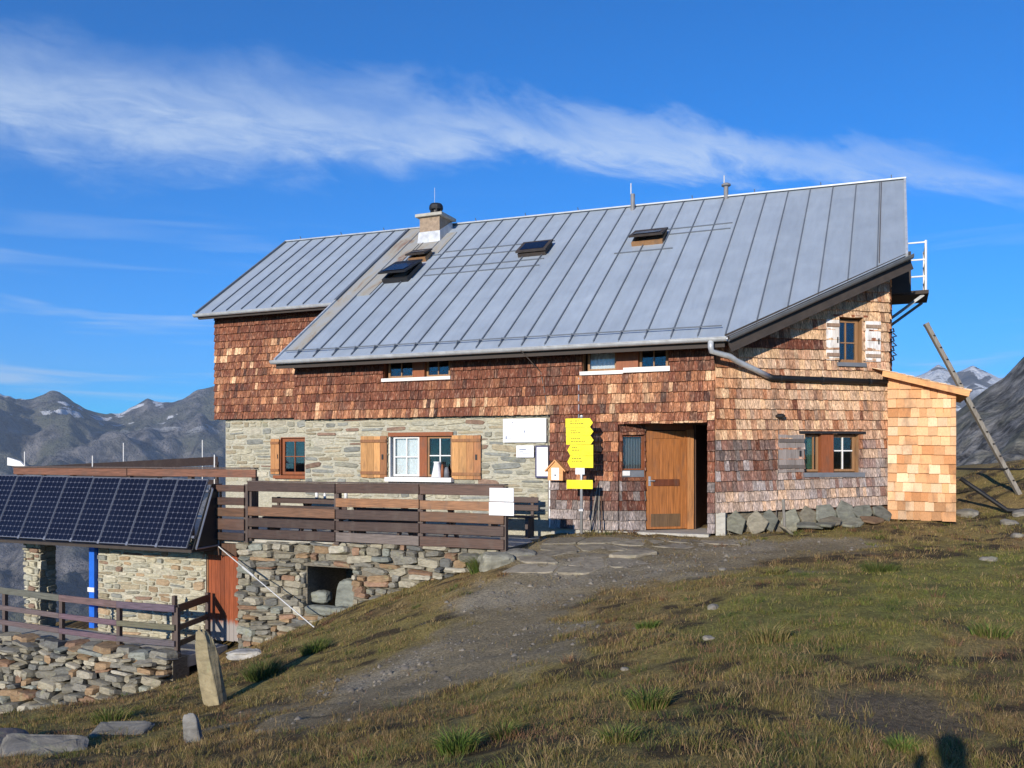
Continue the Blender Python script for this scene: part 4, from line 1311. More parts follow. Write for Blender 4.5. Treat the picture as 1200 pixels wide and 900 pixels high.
H_HOLE = (-7.69, -6.58, -1.72, -0.74); H_CD = (-10.33, -9.44, -3.2, -0.55)
tz1 = lambda s: -0.32 + (s + 9.8) * 0.024
tw_wall = tw.panel(MB(), -9.44, -3.42, -3.0, lambda s: tz1(s) - 0.02, [H_HOLE], 0.06, 0.45).build('retaining_wall', 'dry_gap', terr)
cB = [0]
stones(tw, tw_wall, -9.44, -3.42, lambda s: min(-0.4, g_at(tw, s) - 0.12), tz1, [H_HOLE], ST_DRY, course=(0.06, 0.17), width=(0.13, 0.6), depth=0.10, proud=0.06, gap=0.008, count=cB, wob=0.035, tumble=1.6)
mb = MB(); tw.box(mb, -7.85, -6.42, 1.5, 1.6, -2.2, -0.5); tw.box(mb, -7.80, -7.72, 0.45, 1.5, -2.2, -0.5); tw.box(mb, -6.55, -6.47, 0.45, 1.5, -2.2, -0.5); tw.box(mb, -7.8, -6.47, 0.45, 1.5, -0.72, -0.62); mb.build('cellar_hole', 'dry_gap', terr)
tw.box(MB(), -7.85, -6.45, -0.02, 0.42, -0.735, -0.665).build('lintel_stone', 'dry_gap', terr)
mb = MB(); mb.box(-17.3, -3.42, -2.93, 0.05, -0.36, -0.245); mb.box(-17.3, -10.0, 0.052, 2.5, -0.36, -0.245); mb.build('terrace_slab', 'concrete', terr)
mb = MB(); mb.box(-3.8, -3.42, -2.54, 0.1, -1.6, -0.25); mb.build('side_wall', 'dry_gap', terr)

# lower house under the terrace
low = root('cellar_house', 'low stone cellar house under the terrace with rust brown door', 'building', (-12, -3, -2.5))
lw_wall = tw.panel(MB(), -13.5, -10.33, -3.2, -0.37, [], 0.05, 0.45).build('wall', 'mortar', low)
stones(tw, lw_wall, -13.5, -10.33, lambda s: -2.75, lambda s: -0.38, [], ST_PALE + [(2, (0.33, 0.24, 0.15))], course=(0.08, 0.18), width=(0.18, 0.6), depth=0.04, proud=0.055, gap=0.025, count=cB)
MB().box(-13.5, -13.1, -2.54, 2.5, -3.2, -0.37).build('side_wall', 'mortar', low)
MB().box(-10.31, -10.2, -2.9, -2.6, -3.1, -0.37).build('jamb', 'mortar', low)
tw.box(MB(), -10.33, -9.44, -0.02, 0.4, -0.62, -0.37).build('lintel', 'wall_board', low)
pil = Wall((-15.92, -3.0), 0.0)
pl = MB().box(-15.88, -15.43, -2.95, -2.5, -3.6, -0.37).build('pillar', 'mortar', low)
stones(pil, pl, 0.0, 0.52, lambda s: -3.3, lambda s: -0.38, [], ST_PALE, course=(0.12, 0.22), width=(0.2, 0.4), depth=0.05, proud=0.045, gap=0.015, count=cB)
pil2 = Wall((-15.40, -2.98), rad(90)); stones(pil2, pl, 0.0, 0.5, lambda s: -3.3, lambda s: -0.38, [], ST_PALE, course=(0.14, 0.24), width=(0.2, 0.4), depth=0.04, proud=0.03, gap=0.015, count=cB)
tw.box(MB(), -13.68, -13.52, -0.05, 0.10, -2.45, -0.42).build('blue_door_edge', 'blue_paint', low)
tw.box(MB(), -13.70, -13.50, -0.075, -0.052, -1.62, -1.52).build('blue_door_hinge', 'white_paint', low)
mb = MB(); mb.bar((-15.4, 1.9, -1.75), (-12.9, 1.9, -1.1), 0.08, 0.16); mb.bar((-15.4, 1.9, -2.5), (-12.9, 1.9, -1.9), 0.08, 0.14); mb.bar((-15.4, 1.9, -3.2), (-12.9, 1.9, -2.7), 0.08, 0.14); mb.build('timber_brace', 'soffit', low)


def cellar_door_mat():
    m, nt, b = base_mat('cellar_door', 0.6, 0.3)
    n = noise_tex(nt, pos_coords(nt, (60, 60, 3), TH), 1.0, 5, 0.6, 0.3)
    col = mixc(nt, 1.0, source_color(nt, 'object'), maprange(nt, n, 0.25, 0.75, 0.55, 1.45, False), 'MULTIPLY')
    g = N(nt, 'ShaderNodeNewGeometry'); sp = N(nt, 'ShaderNodeSeparateXYZ'); nt.links.new(g.outputs['Position'], sp.inputs[0])
    z = math_node(nt, 'ADD', sp.outputs[2], math_node(nt, 'MULTIPLY', n, 0.35))
    col = mixc(nt, maprange(nt, z, -1.95, -1.80, 1, 0), col, (0.30, 0.27, 0.25))      # bleached, splashed foot of the boards
    nt.links.new(col, b.inputs['Base Color'])


cellar_door_mat()
mb = MB(); tw.box(mb, -10.31, -9.46, 0.10, 0.14, -2.45, -0.62); dr = mb.build('door', 'cellar_door', low); dr.color = (0.20, 0.06, 0.025, 1)
for k in range(7):
    a = -10.31 + k * 0.1215; p = tw.box(MB(), a + .003, a + .1185, 0.06, 0.098, -2.46 + RNG.uniform(0, .03), -0.63).build('plank', 'cellar_door', dr); q = RNG.uniform(0.8, 1.25); p.color = (0.22 * q, 0.056 * q, 0.020 * q, 1)
MB().tube([tw(-10.28, 0.05, -0.65), tw(-10.28, 0.05, -2.4)], 0.02, 6).build('door_strip', 'frame_tan', dr)

# ------------------------------------------------------------------ railings
def rail_color():
    return pick(RNG, [(4, (0.058, 0.034, 0.026)), (3, (0.085, 0.045, 0.031)), (2, (0.15, 0.12, 0.105)), (0.8, (0.15, 0.075, 0.04))])


def board(parent, a, b, w, h, name='board', col=None):
    o = MB().bar(a, b, w, h).build(name, 'rail_wood', parent, bevel=0.006); o.color = (*(col or rail_color()), 1)
    return o


tr = root('terrace_railing', 'dark brown board railing along the terrace edge', 'railing', (-6.5, -3.05, -0.2))
for x, z1 in ((-9.98, 0.90), (-9.10, 0.94), (-6.93, 0.90), (-5.02, 0.90), (-3.29, 0.93)):
    MB().box(x - .055, x + .055, -3.02, -2.91, -0.32 if x > -3.5 else -0.28, z1).build('post', 'rail_post', tr)
spans = [(-9.12, -6.94), (-6.92, -5.03), (-5.01, -3.26)]
for (z0, z1, sel) in ((0.755, 0.945, (0, 1, 2)), (0.485, 0.655, (1, 2)), (0.245, 0.430, (0, 1, 2)), (0.015, 0.195, (0, 1, 2)), (-0.22, -0.035, (0, 1, 2))):
    for i in sel:
        a, b = spans[i]; dz = 0.010 * (a + 7) * 0.3
        col = (0.27, 0.13, 0.06) if z1 < 0.7 and z0 > 0.4 else None
        board(tr, (a, -3.045, (z0 + z1) / 2 + RNG.uniform(-.01, .01)), (b, -3.045, (z0 + z1) / 2 + RNG.uniform(-.012, .012)), 0.045, z1 - z0, col=col)
MB().box(-9.13, -3.24, -3.075, -2.90, 0.948, 0.972).build('cap_board', 'rail_post', tr)
tl = root('end_railing', 'short dark board railing between solar panels and long terrace railing', 'railing', (-9.5, -3.1, -0.2))
for (z0, z1) in ((0.74, 0.88), (0.46, 0.62), (0.22, 0.40), (-0.06, 0.17), (-0.28, -0.12)):
    board(tl, (-9.95, -3.10, (z0 + z1) / 2), (-9.16, -3.10, (z0 + z1) / 2), 0.05, z1 - z0)
for x in (-9.96, -9.15):
    MB().box(x - .05, x + .05, -3.075, -3.03, -0.32, 0.9).build('post', 'rail_post', tl)
tb = root('top_beam_railing', 'weathered brown beam rail running behind the top of the solar panels', 'railing', (-12.7, -2.9, -0.2))
for a, b in ((-16.4, -12.7), (-12.68, -9.05)):
    board(tb, (a, -2.86, 1.13), (b, -2.86, 1.12), 0.06, 0.17, 'beam', (0.19, 0.085, 0.05))
MB().box(-16.4, -9.05, -2.93, -2.79, 1.218, 1.245).build('cap_board', 'rail_post', tb)
for x in (-16.3, -14.5, -12.7, -10.9, -9.15):
    MB().box(x - .05, x + .05, -2.83, -2.73, -0.25, 1.05).build('post', 'rail_post', tb)
rr = root('rear_railing', 'dark plank railing at the back corner of the terrace below the mountains', 'railing', (-16, 1, -0.2))
for (dz, h) in ((0, 0.24), (-0.33, 0.16), (-0.62, 0.14)):
    o = MB().bar((-14.75, 2.35, 1.36 + dz), (-17.95, -1.0, 1.10 + dz * 0.8), 0.05, h).build('board', 'rail_wood', rr); o.color = (0.05, 0.032, 0.026, 1)
for t in (0.02, 0.35, 0.68, 0.98):
    x, y = -14.75 - 3.2 * t, 2.35 - 3.35 * t; MB().box(x - .05, x + .05, y + .03, y + .12, -0.3, 1.33 - .26 * t).build('post', 'rail_post', rr)
for (x, y, z0, z1, what) in ((-13.97, -2.7, 0.6, 1.50, 'standing behind the middle of the solar panels'), (-10.32, -2.7, 0.6, 1.52, 'standing beside the right end of the solar panels'), (-16.5, 0.55, 0.6, 1.86, 'standing on the rear railing, in the middle'), (-15.05, 2.05, 0.6, 1.96, 'standing on the rear railing next to the hut wall'), (-16.25, -2.7, 0.6, 1.60, 'standing at the far left of the terrace')):
    MB().tube([(x, y, z0), (x, y, z1)], 0.013, 6).build('marker_rod', 'white_paint', None, (x, y, z0), label='thin pale rod ' + what, cat='rod', group='thin rods on the terrace')
MB().hexa([(-17.0, -2.6, 1.26), (-16.35, -2.6, 1.22), (-16.35, -2.55, 1.22), (-17.0, -2.55, 1.26), (-17.0, -2.6, 1.46), (-16.55, -2.6, 1.36), (-16.55, -2.55, 1.36), (-17.0, -2.55, 1.46)]).build('pennant', 'white_paint', None, (-16.7, -2.6, 1.2), label='white slanted pennant at the left end of the beam rail', cat='flag')

lr = root('lower_railing', 'weathered grey timber rail fence above the dry stone wall', 'railing', (-12.3, -4.3, -2.5))
px_ = (-14.85, -13.08, -11.42, -9.86)
zt = {-14.85: -1.46, -13.08: -1.52, -11.42: -1.55, -9.86: -1.53}
GW = (0.125, 0.105, 0.098)
for x in px_:
    MB().box(x - .045, x + .045, -4.30, -4.22, -2.72, zt[x]).build('post', 'rail_post', lr)
for a, b in zip(px_, px_[1:]):
    for dz, h in ((-0.02, 0.14), (-0.40, 0.11), (-0.72, 0.11)):
        board(lr, (a - (0.25 if a == px_[0] else 0), -4.325, zt[a] + dz), (b, -4.325, zt[b] + dz), 0.05, h, 'rail', tuple(q * RNG.uniform(0.8, 1.2) for q in GW))
for dz, h in ((-0.03, 0.15), (-0.42, 0.11), (-0.74, 0.11)):
    board(lr, (-9.86, -4.25, -1.53 + dz), (-10.12, -3.10, -1.50 + dz), 0.05, h, 'rail', (0.05, 0.04, 0.035))
MB().box(-10.17, -10.09, -3.15, -3.07, -2.7, -1.42).build('post', 'rail_post', lr)
MB().box(-10.9, -10.82, -3.35, -3.27, -2.7, -1.5).build('post', 'rail_post', lr)

# dry stone wall under it
dw = root('dry_stone_wall', 'rough dry stone wall below the timber rail fence', 'wall', (-13, -4.6, -3))
dwl = Wall((0, -4.55), 0.0)
core = dwl.panel(MB(), -17.6, -9.75, -4.6, -2.52, [], 0.06, 0.5).build('wall_core', 'dry_gap', dw)
stones(dwl, core, -17.6, -9.75, lambda s: min(-2.6, g_at(dwl, s) - 0.25), lambda s: -2.50 + 0.04 * math.sin(s * 5), [], ST_DRY, course=(0.06, 0.17), width=(0.14, 0.62), depth=0.14, proud=0.05, gap=0.004, count=cB, wob=0.07, batter=0.28, tumble=2.5)
MB().box(-17.6, -9.75, -4.10, -2.94, -2.75, -2.53).build('yard_paving', 'concrete', dw)
for k in range(16):
    s = -17.4 + k * 0.49 + RNG.uniform(-.08, .08)
    o = piece(RNG.choice(ST), 'capstone', dw, (s, -4.38 + RNG.uniform(-.06, .06), -2.50 + RNG.uniform(-.02, .03)), 0, (RNG.uniform(.4, .6), 0.09, RNG.uniform(.35, .5)), pick(RNG, ST_DRY), rot=(rad(-90) + RNG.uniform(-.1, .1), RNG.uniform(-.1, .1), RNG.uniform(-.4, .4)))

# ------------------------------------------------------------------ solar array
sol = root('solar_array', 'row of dark blue solar panels leaning on the terrace edge', 'solar panels', (-13.2, -3.5, -0.4))
ptop = Vector((0, -3.25, 0.985)); pbot = Vector((0, -3.87, -0.40)); pv = (ptop - pbot); PL = pv.length; pv.normalize(); pn = Vector((1, 0, 0)).cross(pv).normalized()   # points outwards
if pn.y > 0:
    pn = -pn
PWD = 0.812


def pp(x, t, up):
    return Vector((x, 0, 0)) + pbot + pv * t + pn * up


def panel_box(mb, x0, x1, t0, t1, u0, u1):
    return mb.hexa([pp(x0, t0, u0), pp(x1, t0, u0), pp(x1, t1, u0), pp(x0, t1, u0), pp(x0, t0, u1), pp(x1, t0, u1), pp(x1, t1, u1), pp(x0, t1, u1)])


X0 = -9.97 - PWD
mb = MB(); fr = 0.009
panel_box(mb, X0, X0 + fr, 0, PL, 0, 0.04); panel_box(mb, X0 + PWD - fr, X0 + PWD, 0, PL, 0, 0.04); panel_box(mb, X0 + fr, X0 + PWD - fr, 0, fr * 1.3, 0, 0.04); panel_box(mb, X0 + fr, X0 + PWD - fr, PL - fr * 1.3, PL, 0, 0.04)
panel0 = mb.build('solar_panel', 'aluminium', sol)
bk0 = panel_box(MB(), X0 + fr, X0 + PWD - fr, fr * 1.3, PL - fr * 1.3, 0.012, 0.026).build('backing', 'cell_backing', panel0)
mb = MB(); cw = (PWD - 2 * fr - 0.012) / 6; chh = (PL - 2.6 * fr - 0.012) / 12
for i in range(6):
    for j in range(12):
        x = X0 + fr + 0.006 + i * cw; t = fr * 1.3 + 0.006 + j * chh; g_ = 0.0022; k = cw * 0.16
        xa, xb, ta, tb_ = x + g_, x + cw - g_, t + g_, t + chh - g_
        mb.add([pp(a, b, 0.0275) for a, b in ((xa + k, ta), (xb - k, ta), (xb, ta + k), (xb, tb_ - k), (xb - k, tb_), (xa + k, tb_), (xa, tb_ - k), (xa, ta + k))], [tuple(range(8))])
cl0 = tag(mb.build('cells', 'solar_cell', panel0), kind='stuff')
clip0 = panel_box(MB(), X0 - 0.03, X0 + 0.03, -0.02, 0.06, 0.0, 0.05).build('clamp', 'aluminium', panel0)
for k in range(1, 9):
    off = Vector((-(PWD + 0.010) * k, 0, 0.006 * k))
    r_ = panel0.copy(); COL.objects.link(r_); r_.parent = sol; r_.location = off
    for ch_ in (bk0, cl0, clip0):
        c_ = ch_.copy(); COL.objects.link(c_); c_.parent = r_
mb = MB()
for t in (0.25, PL - 0.25):
    mb.bar(pp(-17.2, t, -0.03), pp(-9.9, t, -0.03), 0.05, 0.05, up=pn)
mb.build('carrier_rail', 'aluminium', sol)
mb = MB(); xr = -9.88
mb.tube([(xr, -3.24, 0.80), (xr, -3.72, -0.42)], 0.022, 6); mb.tube([(xr, -3.72, -0.42), (xr, -3.05, -0.40)], 0.02, 6); mb.tube([(xr, -3.06, -0.42), (xr, -3.06, 0.8)], 0.015, 6)
mb.tube([(xr, -3.24, 0.80), (xr - .1, -3.24, 0.80)], 0.03, 6)
mb.build('end_strut', 'aluminium', sol)
MB().hexa([(-9.92, -3.24, 0.9), (-9.90, -3.24, 0.9), (-9.90, -3.05, 0.9), (-9.92, -3.05, 0.9), (-9.92, -3.80, -0.44), (-9.90, -3.80, -0.44), (-9.90, -3.05, -0.44), (-9.92, -3.05, -0.44)]).build('end_plate', 'black_metal', sol)
mb = MB(); mb.box(-17.2, -9.95, -3.78, -3.02, -0.50, -0.44); mb.build('carrier_shelf', 'soffit', sol)
p1 = wh(-3.70, 16.5, -1.72)
mb = MB(); mb.tube([(-9.86, -3.10, -0.42), p1], 0.013, 5); a_ = Vector((-9.86, -3.10, -0.42)).lerp(p1, .28); b_ = Vector((-9.86, -3.10, -0.42)).lerp(p1, .40); mb.tube([a_, b_], 0.024, 6)
mb.build('guy_rope', 'rope', None, (-9.86, -3.1, -0.42), label='pale guy rope from the solar frame down to the turf', cat='rope')

# ------------------------------------------------------------------ terrace furniture
def table(x, y, L, label):
    t = root('picnic_table', label, 'table', (x, y, -0.24))
    for k in range(4):
        board(t, (x - L / 2, y - 0.3 + k * 0.2, 0.50), (x + L / 2, y - 0.3 + k * 0.2, 0.50), 0.19, 0.045, 'plank', (0.075, 0.045, 0.035))
    for sx in (-1, 1):
        mb = MB(); xx = x + sx * (L / 2 - 0.2)
        mb.bar((xx, y - 0.28, -0.24), (xx, y + 0.1, 0.47), 0.06, 0.09, up=(0, 1, 0)); mb.bar((xx, y + 0.28, -0.24), (xx, y - 0.1, 0.47), 0.06, 0.09, up=(0, 1, 0)); mb.build('trestle', 'rail_post', t)


def bench(x, y, L, label, back=True):
    t = root('bench', label, 'bench', (x, y, -0.24))
    for k in range(2):
        board(t, (x - L / 2, y - 0.1 + k * 0.17, 0.20), (x + L / 2, y - 0.1 + k * 0.17, 0.20), 0.16, 0.04, 'seat_plank', (0.07, 0.042, 0.033))
    for sx in (-1, 1):
        MB().box(x + sx * (L / 2 - .15) - .03, x + sx * (L / 2 - .15) + .03, y - .16, y + .12, -0.24, 0.18).build('leg', 'rail_post', t)
        if back:
            MB().box(x + sx * (L / 2 - .15) - .03, x + sx * (L / 2 - .15) + .03, y + .16, y + .20, -0.24, 0.62).build('upright', 'rail_post', t)
    if back:
        for z in (0.38, 0.55):
            board(t, (x - L / 2, y + 0.145, z), (x + L / 2, y + 0.145, z), 0.03, 0.12, 'back_plank', (0.07, 0.042, 0.033))


bench(-8.0, -2.62, 1.9, 'dark bench with backrest right behind the left span of the terrace railing')
bench(-6.0, -2.62, 1.6, 'dark bench with backrest right behind the middle span of the terrace railing')
table(-8.1, -1.5, 1.7, 'dark picnic table behind the railing below the left shutter')
table(-5.7, -1.5, 1.5, 'dark picnic table behind the railing in front of the white curtained window')
bench(-4.25, -0.45, 1.15, 'dark bench against the stone wall below the notice boards')
for i, (x, y, s) in enumerate([(-8.5, -1.5, 1), (-8.2, -1.62, .8), (-7.8, -1.4, 1)]):
    mb = MB(); mb.lathe((x, y, 0.523), [(0.035 * s, 0), (0.038 * s, 0.10 * s), (0.036 * s, 0.16 * s), (0.014, 0.2 * s), (0.014, 0.26 * s)], 10)
    mb.build('bottle', 'white_paint', None, (x, y, 0.523), smooth=True, label='pale bottle on the left picnic table, %s of three' % ('leftmost', 'shorter middle one', 'rightmost')[i], cat='bottle', group='bottles on the picnic table')
for (x0, x1, z0, z1, w) in ((-3.53, -3.05, 0.66, 0.905, 'upper'), (-3.54, -3.045, 0.405, 0.645, 'lower')):
    MB().box(x0, x1, -3.095, -3.078, z0, z1).build('white_sign', 'white_board', None, ((x0 + x1) / 2, -3.09, z0), label='blank white sign on the railing end, the %s of two' % w, cat='sign', group='white signs on the railing')
MB().hexa([(-8.95, -2.99, -0.20), (-8.2, -2.99, -0.20), (-8.2, -2.90, -0.20), (-8.95, -2.90, -0.20), (-8.98, -2.99, -0.06), (-8.35, -2.99, -0.05), (-8.35, -2.95, -0.05), (-8.98, -2.95, -0.06)]).build('white_board', 'white_paint', None, (-8.6, -2.95, -0.2), label='white board lying behind the bottom rail of the terrace railing', cat='board')

# things on the big window's sill
mb = MB(); mb.lathe((-6.28, -0.01, 1.002), [(0.13, 0), (0.125, 0.02), (0.10, 0.14), (0.075, 0.26), (0.065, 0.33), (0.085, 0.36)], 16); mb.build('milk_jug', 'curtain', None, (-6.28, -0.01, 1.0), smooth=True, label='bell shaped pale jug on the white window sill', cat='jug')
for (x, r, h, m, l) in ((-6.02, 0.06, 0.24, 'sill_grey', 'dark tin mug on the window sill beside the shutter'), (-6.13, 0.035, 0.30, 'frame_red', 'slim brown bottle on the window sill beside the pale jug')):
    mb = MB(); mb.lathe((x, -0.03, 1.002), [(r, 0), (r * 1.02, h * .5), (r * .9, h * .7), (r * .55, h)], 12); mb.build('mug' if 'mug' in l else 'bottle', m, None, (x, -0.03, 1.0), smooth=True, label=l, cat='mug' if 'mug' in l else 'bottle')

# ------------------------------------------------------------------ boards on the wall
def notice(name, x0, x1, z0, z1, label, frame=None, marks=()):
    r_ = root(name, label, 'notice board', ((x0 + x1) / 2, 0.03, z0))
    if frame:
        MB().box(x0, x1, 0.0, 0.035, z0, z1).build('frame', frame, r_); f = 0.035
        MB().box(x0 + f, x1 - f, -0.004, -0.001, z0 + f, z1 - f).build('sheet', 'white_board', r_)
    else:
        MB().box(x0, x1, 0.01, 0.035, z0, z1).build('sheet', 'white_board', r_)
    y = -0.006 if frame else 0.008
    for (a, b, w, h) in marks:
        MB().box(a, a + w, y, y + 0.0015, b, b + h).build('print', 'board_print', r_)


notice('notice_board', -4.64, -3.62, 1.79, 2.31, 'wide white notice board high on the stone wall', marks=((-4.42, 2.21, .03, .03), (-4.14, 2.0, .035, .05), (-4.58, 1.86, .035, .07), (-4.54, 1.865, .10, .012), (-4.57, 1.98, .012, .06), (-4.13, 1.91, .015, .02)))
notice('notice_sheet', -4.32, -3.91, 1.46, 1.72, 'small pale sheet below the wide white board', marks=((-4.25, 1.62, .16, .03), (-4.25, 1.57, .10, .02), (-4.18, 1.53, .17, .015)))
notice('display_case', -3.87, -3.54, 1.02, 1.72, 'upright white poster in a dark navy frame', frame='navy_frame', marks=((-3.82, 1.09, .2, .006), (-3.82, 1.11, .22, .006)))
bx = root('house_box', 'small wooden box shaped like a house with white front', 'box', (-3.32, -0.1, 0.97))
MB().prism([(-3.50, -0.02, 0.97), (-3.16, -0.02, 0.97), (-3.16, -0.02, 1.20), (-3.33, -0.02, 1.37), (-3.50, -0.02, 1.20)], (0, -0.18, 0)).build('body', 'fresh_board', bx)
MB().bar((-3.56, -0.12, 1.165), (-3.325, -0.12, 1.405), 0.24, 0.025, up=(-.7, 0, .7)).build('roof', 'fresh_board', bx); MB().bar((-3.10, -0.12, 1.165), (-3.335, -0.12, 1.405), 0.24, 0.025, up=(.7, 0, .7)).build('roof', 'fresh_board', bx)
MB().box(-3.415, -3.245, -0.207, -0.201, 0.98, 1.24).build('front_plate', 'white_board', bx); MB().lathe((-3.33, -0.208, 1.07), [(0.02, 0), (0.02, 0.03)], 8).build('knob', 'sill_grey', bx)

# ------------------------------------------------------------------ signpost
gsp = gz(*hw(-2.60, -0.62)[:2])
sp = root('signpost', 'pale metal signpost with yellow hiking signs by the entrance', 'signpost', (-2.60, -0.62, gsp))
MB().tube([(-2.60, -0.62, gsp - 0.2), (-2.60, -0.62, 2.30)], 0.030, 10).build('pole', 'steel', sp, smooth=True)
MB().lathe((-2.60, -0.62, 2.30), [(0.032, 0), (0.02, 0.025), (0.004, 0.03)], 10).build('pole_cap', 'white_paint', sp)
MB().box(-2.645, -2.555, -0.66, -0.585, 0.36, 0.40).build('clamp', 'steel', sp)
rows = [(2.26, 2.078, 1, -2.93, -2.34), (2.072, 1.905, 1, -2.92, -2.33), (1.90, 1.725, 1, -2.915, -2.325), (1.718, 1.498, -1, -2.89, -2.335), (1.492, 1.25, -1, -2.89, -2.335)]
for z1, z0, dr_, xa, xb in rows:
    zm = (z0 + z1) / 2; k = 0.065
    poly = [(xa, -0.655, z0), (xb - k, -0.655, z0), (xb, -0.655, zm), (xb - k, -0.655, z1), (xa, -0.655, z1)] if dr_ > 0 else [(xa, -0.655, zm), (xa + k, -0.655, z0), (xb, -0.655, z0), (xb, -0.655, z1), (xa + k, -0.655, z1)]
    b_ = MB().prism(poly, (0, -0.012, 0)).build('sign_board', 'sign_yellow', sp)
    mb = MB(); x_ = xa + 0.10; rg = random.Random(int(z0 * 100))
    for line in range(2):
        xx = x_; zz = z1 - 0.06 - line * 0.055
        for _ in range(rg.randint(3, 6)):
            w_ = rg.uniform(0.02, 0.06); mb.box(xx, xx + w_, -0.6695, -0.668, zz, zz + 0.016); xx += w_ + 0.012
    mb.build('lettering', 'sign_ink', b_)
MB().box(-2.905, -2.345, -0.667, -0.655, 0.82, 1.0).build('sign_board', 'sign_yellow', sp)
MB().box(-2.715, -2.52, -0.664, -0.655, 1.115, 1.245).build('plate', 'white_board', sp)

# walking sticks and a stake against the wall
for i, (xb_, xt, zt_, c, l) in enumerate([(-2.56, -2.44, 0.86, 'old_pole', 'wooden walking stick leaning on the shingles, leftmost by the signpost'), (-2.45, -2.42, 0.92, 'black_metal', 'dark walking pole leaning on the shingles between two pale sticks'), (-2.38, -2.40, 0.80, 'old_pole', 'pale walking stick leaning upright on the shingles'), (-2.28, -2.37, 0.84, 'wall_board', 'brown walking stick leaning on the shingles, nearest the door')]):
    z0 = gz(*hw(xb_, -0.22)[:2]); MB().tube([(xb_, -0.22, z0), (xt, -0.035, zt_)], [0.013, 0.016], 6).build('walking_stick', c, None, (xb_, -0.22, z0), label=l, cat='stick', group='walking sticks by the door')
lmp = root('wall_lamp', 'small black lamp with a cable on the slanted shingle wall', 'lamp', tuple(rw(1.37, 2.3, 0.05)))
MB().lathe(rw(1.37, 2.26, 0.12), [(0.05, 0), (0.095, 0.02), (0.10, 0.05), (0.05, 0.085)], 12).build('head', 'black_metal', lmp); MB().bar(rw(1.37, 2.3, 0.0), rw(1.37, 2.3, 0.1), 0.03, 0.03).build('arm', 'black_metal', lmp)
MB().tube([rw(1.38, 2.27, 0.035), rw(1.36, 1.4, 0.055), rw(1.34, 0.5, 0.035), rw(1.28, 0.05, 0.08)], 0.009, 5).build('cord', 'cable', lmp)
MB().bar(rw(1.45, -0.05, 0.14), rw(1.47, 0.62, 0.05), 0.045, 0.03, up=-RWN).build('stake', 'old_pole', None, tuple(rw(1.45, -.05, .14)), label='short weathered wooden stake under the grey shutter', cat='stake')

# ------------------------------------------------------------------ rocks
def rock_mesh(name, dims, seed, power=0.5, rough=0.16, taper=0.0, lean=(0, 0), nu=20, nv=14, strata=0.0, mat='rock'):
    u = np.linspace(0, 2 * math.pi, nu, endpoint=False); v = np.linspace(-math.pi / 2, math.pi / 2, nv)
    U_, V_ = np.meshgrid(u, v)

    def sg(a):
        return np.sign(a) * np.abs(a) ** power
    x = sg(np.cos(V_)) * sg(np.cos(U_)); y = sg(np.cos(V_)) * sg(np.sin(U_)); z = sg(np.sin(V_))
    n = 1 + rough * 2 * (fbm(x * 1.3 + y * 0.8 + seed * 3.1, z * 1.3 - y * 0.9 + seed, 0.9, 4, seed) - 0.5)
    n = n + strata * np.round(2 * np.sin(z * 9 + seed + x * 1.5)) * 0.5
    x, y, z = x * n, y * n, z * (1 + rough * (fbm(x * 2 + seed, y * 2, 1.0, 3, seed + 4) - 0.5) * 2)
    t = (z + 1) / 2; k = 1 - taper * t
    X = x * k * dims[0] / 2 + lean[0] * t; Y = y * k * dims[1] / 2 + lean[1] * t; Z = (z + 1) / 2 * dims[2]
    Vt = np.stack([X, Y, Z], -1).reshape(-1, 3)
    F = []
    for j in range(nv - 1):
        for i in range(nu):
            F.append((j * nu + i, j * nu + (i + 1) % nu, (j + 1) * nu + (i + 1) % nu, (j + 1) * nu + i))
    me = bpy.data.meshes.new(name); me.from_pydata(Vt.tolist(), [], F); me.materials.append(MAT[mat]); me.update()
    return me


def rock(name, x, y, dims, seed, color, label, group=None, sink=0.06, rot=(0, 0, 0), z=None, cat='rock', **kw):
    ob = bpy.data.objects.new(name, rock_mesh(name, dims, seed, **kw)); COL.objects.link(ob)
    ob.location = (x, y, (gz(x, y) if z is None else z) - sink); ob.rotation_euler = rot; ob.color = (*color, 1)
    return tag(ob, label, cat, group)


rock('standing_stone', -3.84, 11.5, (0.33, 0.20, 1.06), 3, (0.27, 0.225, 0.135), 'tall standing stone slab leaning left beside the path', cat='stone', power=0.35, rough=0.22, taper=0.26, lean=(-0.17, -0.10), sink=0.12, rot=(0, 0, -0.55), nu=28, nv=22)
rock('standing_stone', -3.12, 8.66, (0.20, 0.12, 0.36), 9, (0.20, 0.195, 0.18), 'small grey upright stone in the turf before the tall one', cat='stone', power=0.45, taper=0.3, lean=(-.04, 0), sink=0.08)
rock('stone_slab', -4.72, 8.9, (0.86, 0.50, 0.28), 12, (0.20, 0.185, 0.155), 'large flat grey slab at the lower left', power=0.25, rough=0.3, rot=(0.36, 0.06, 0.12), sink=0.17, cat='stone', strata=0.03, nu=30, nv=18)
rock('stone_slab', -4.42, 9.95, (0.7, 0.42, 0.22), 15, (0.18, 0.17, 0.145), 'smaller flat grey slab behind the large one', power=0.25, rough=0.3, rot=(0.34, -0.06, -0.2), sink=0.15, cat='stone', strata=0.03, nu=30, nv=18)
rock('stone_slab', -5.75, 9.5, (0.9, 0.7, 0.3), 19, (0.17, 0.14, 0.12), 'brownish slab at the left edge of the photo', power=0.45, rot=(0.1, 0.15, 0.5), sink=0.12, cat='stone')
rock('pale_stone', -4.68, 15.55, (0.62, 0.35, 0.18), 22, (0.40, 0.38, 0.34), 'whitish flat stone in the turf below the cellar door', sink=0.05, cat='stone', rough=0.4, power=0.6)
rock('edge_rock', -0.28, 15.9, (0.62, 0.5, 0.42), 25, (0.24, 0.23, 0.18), 'grey rock at the end of the terrace wall', sink=0.15, rot=(0, 0, 0.3))
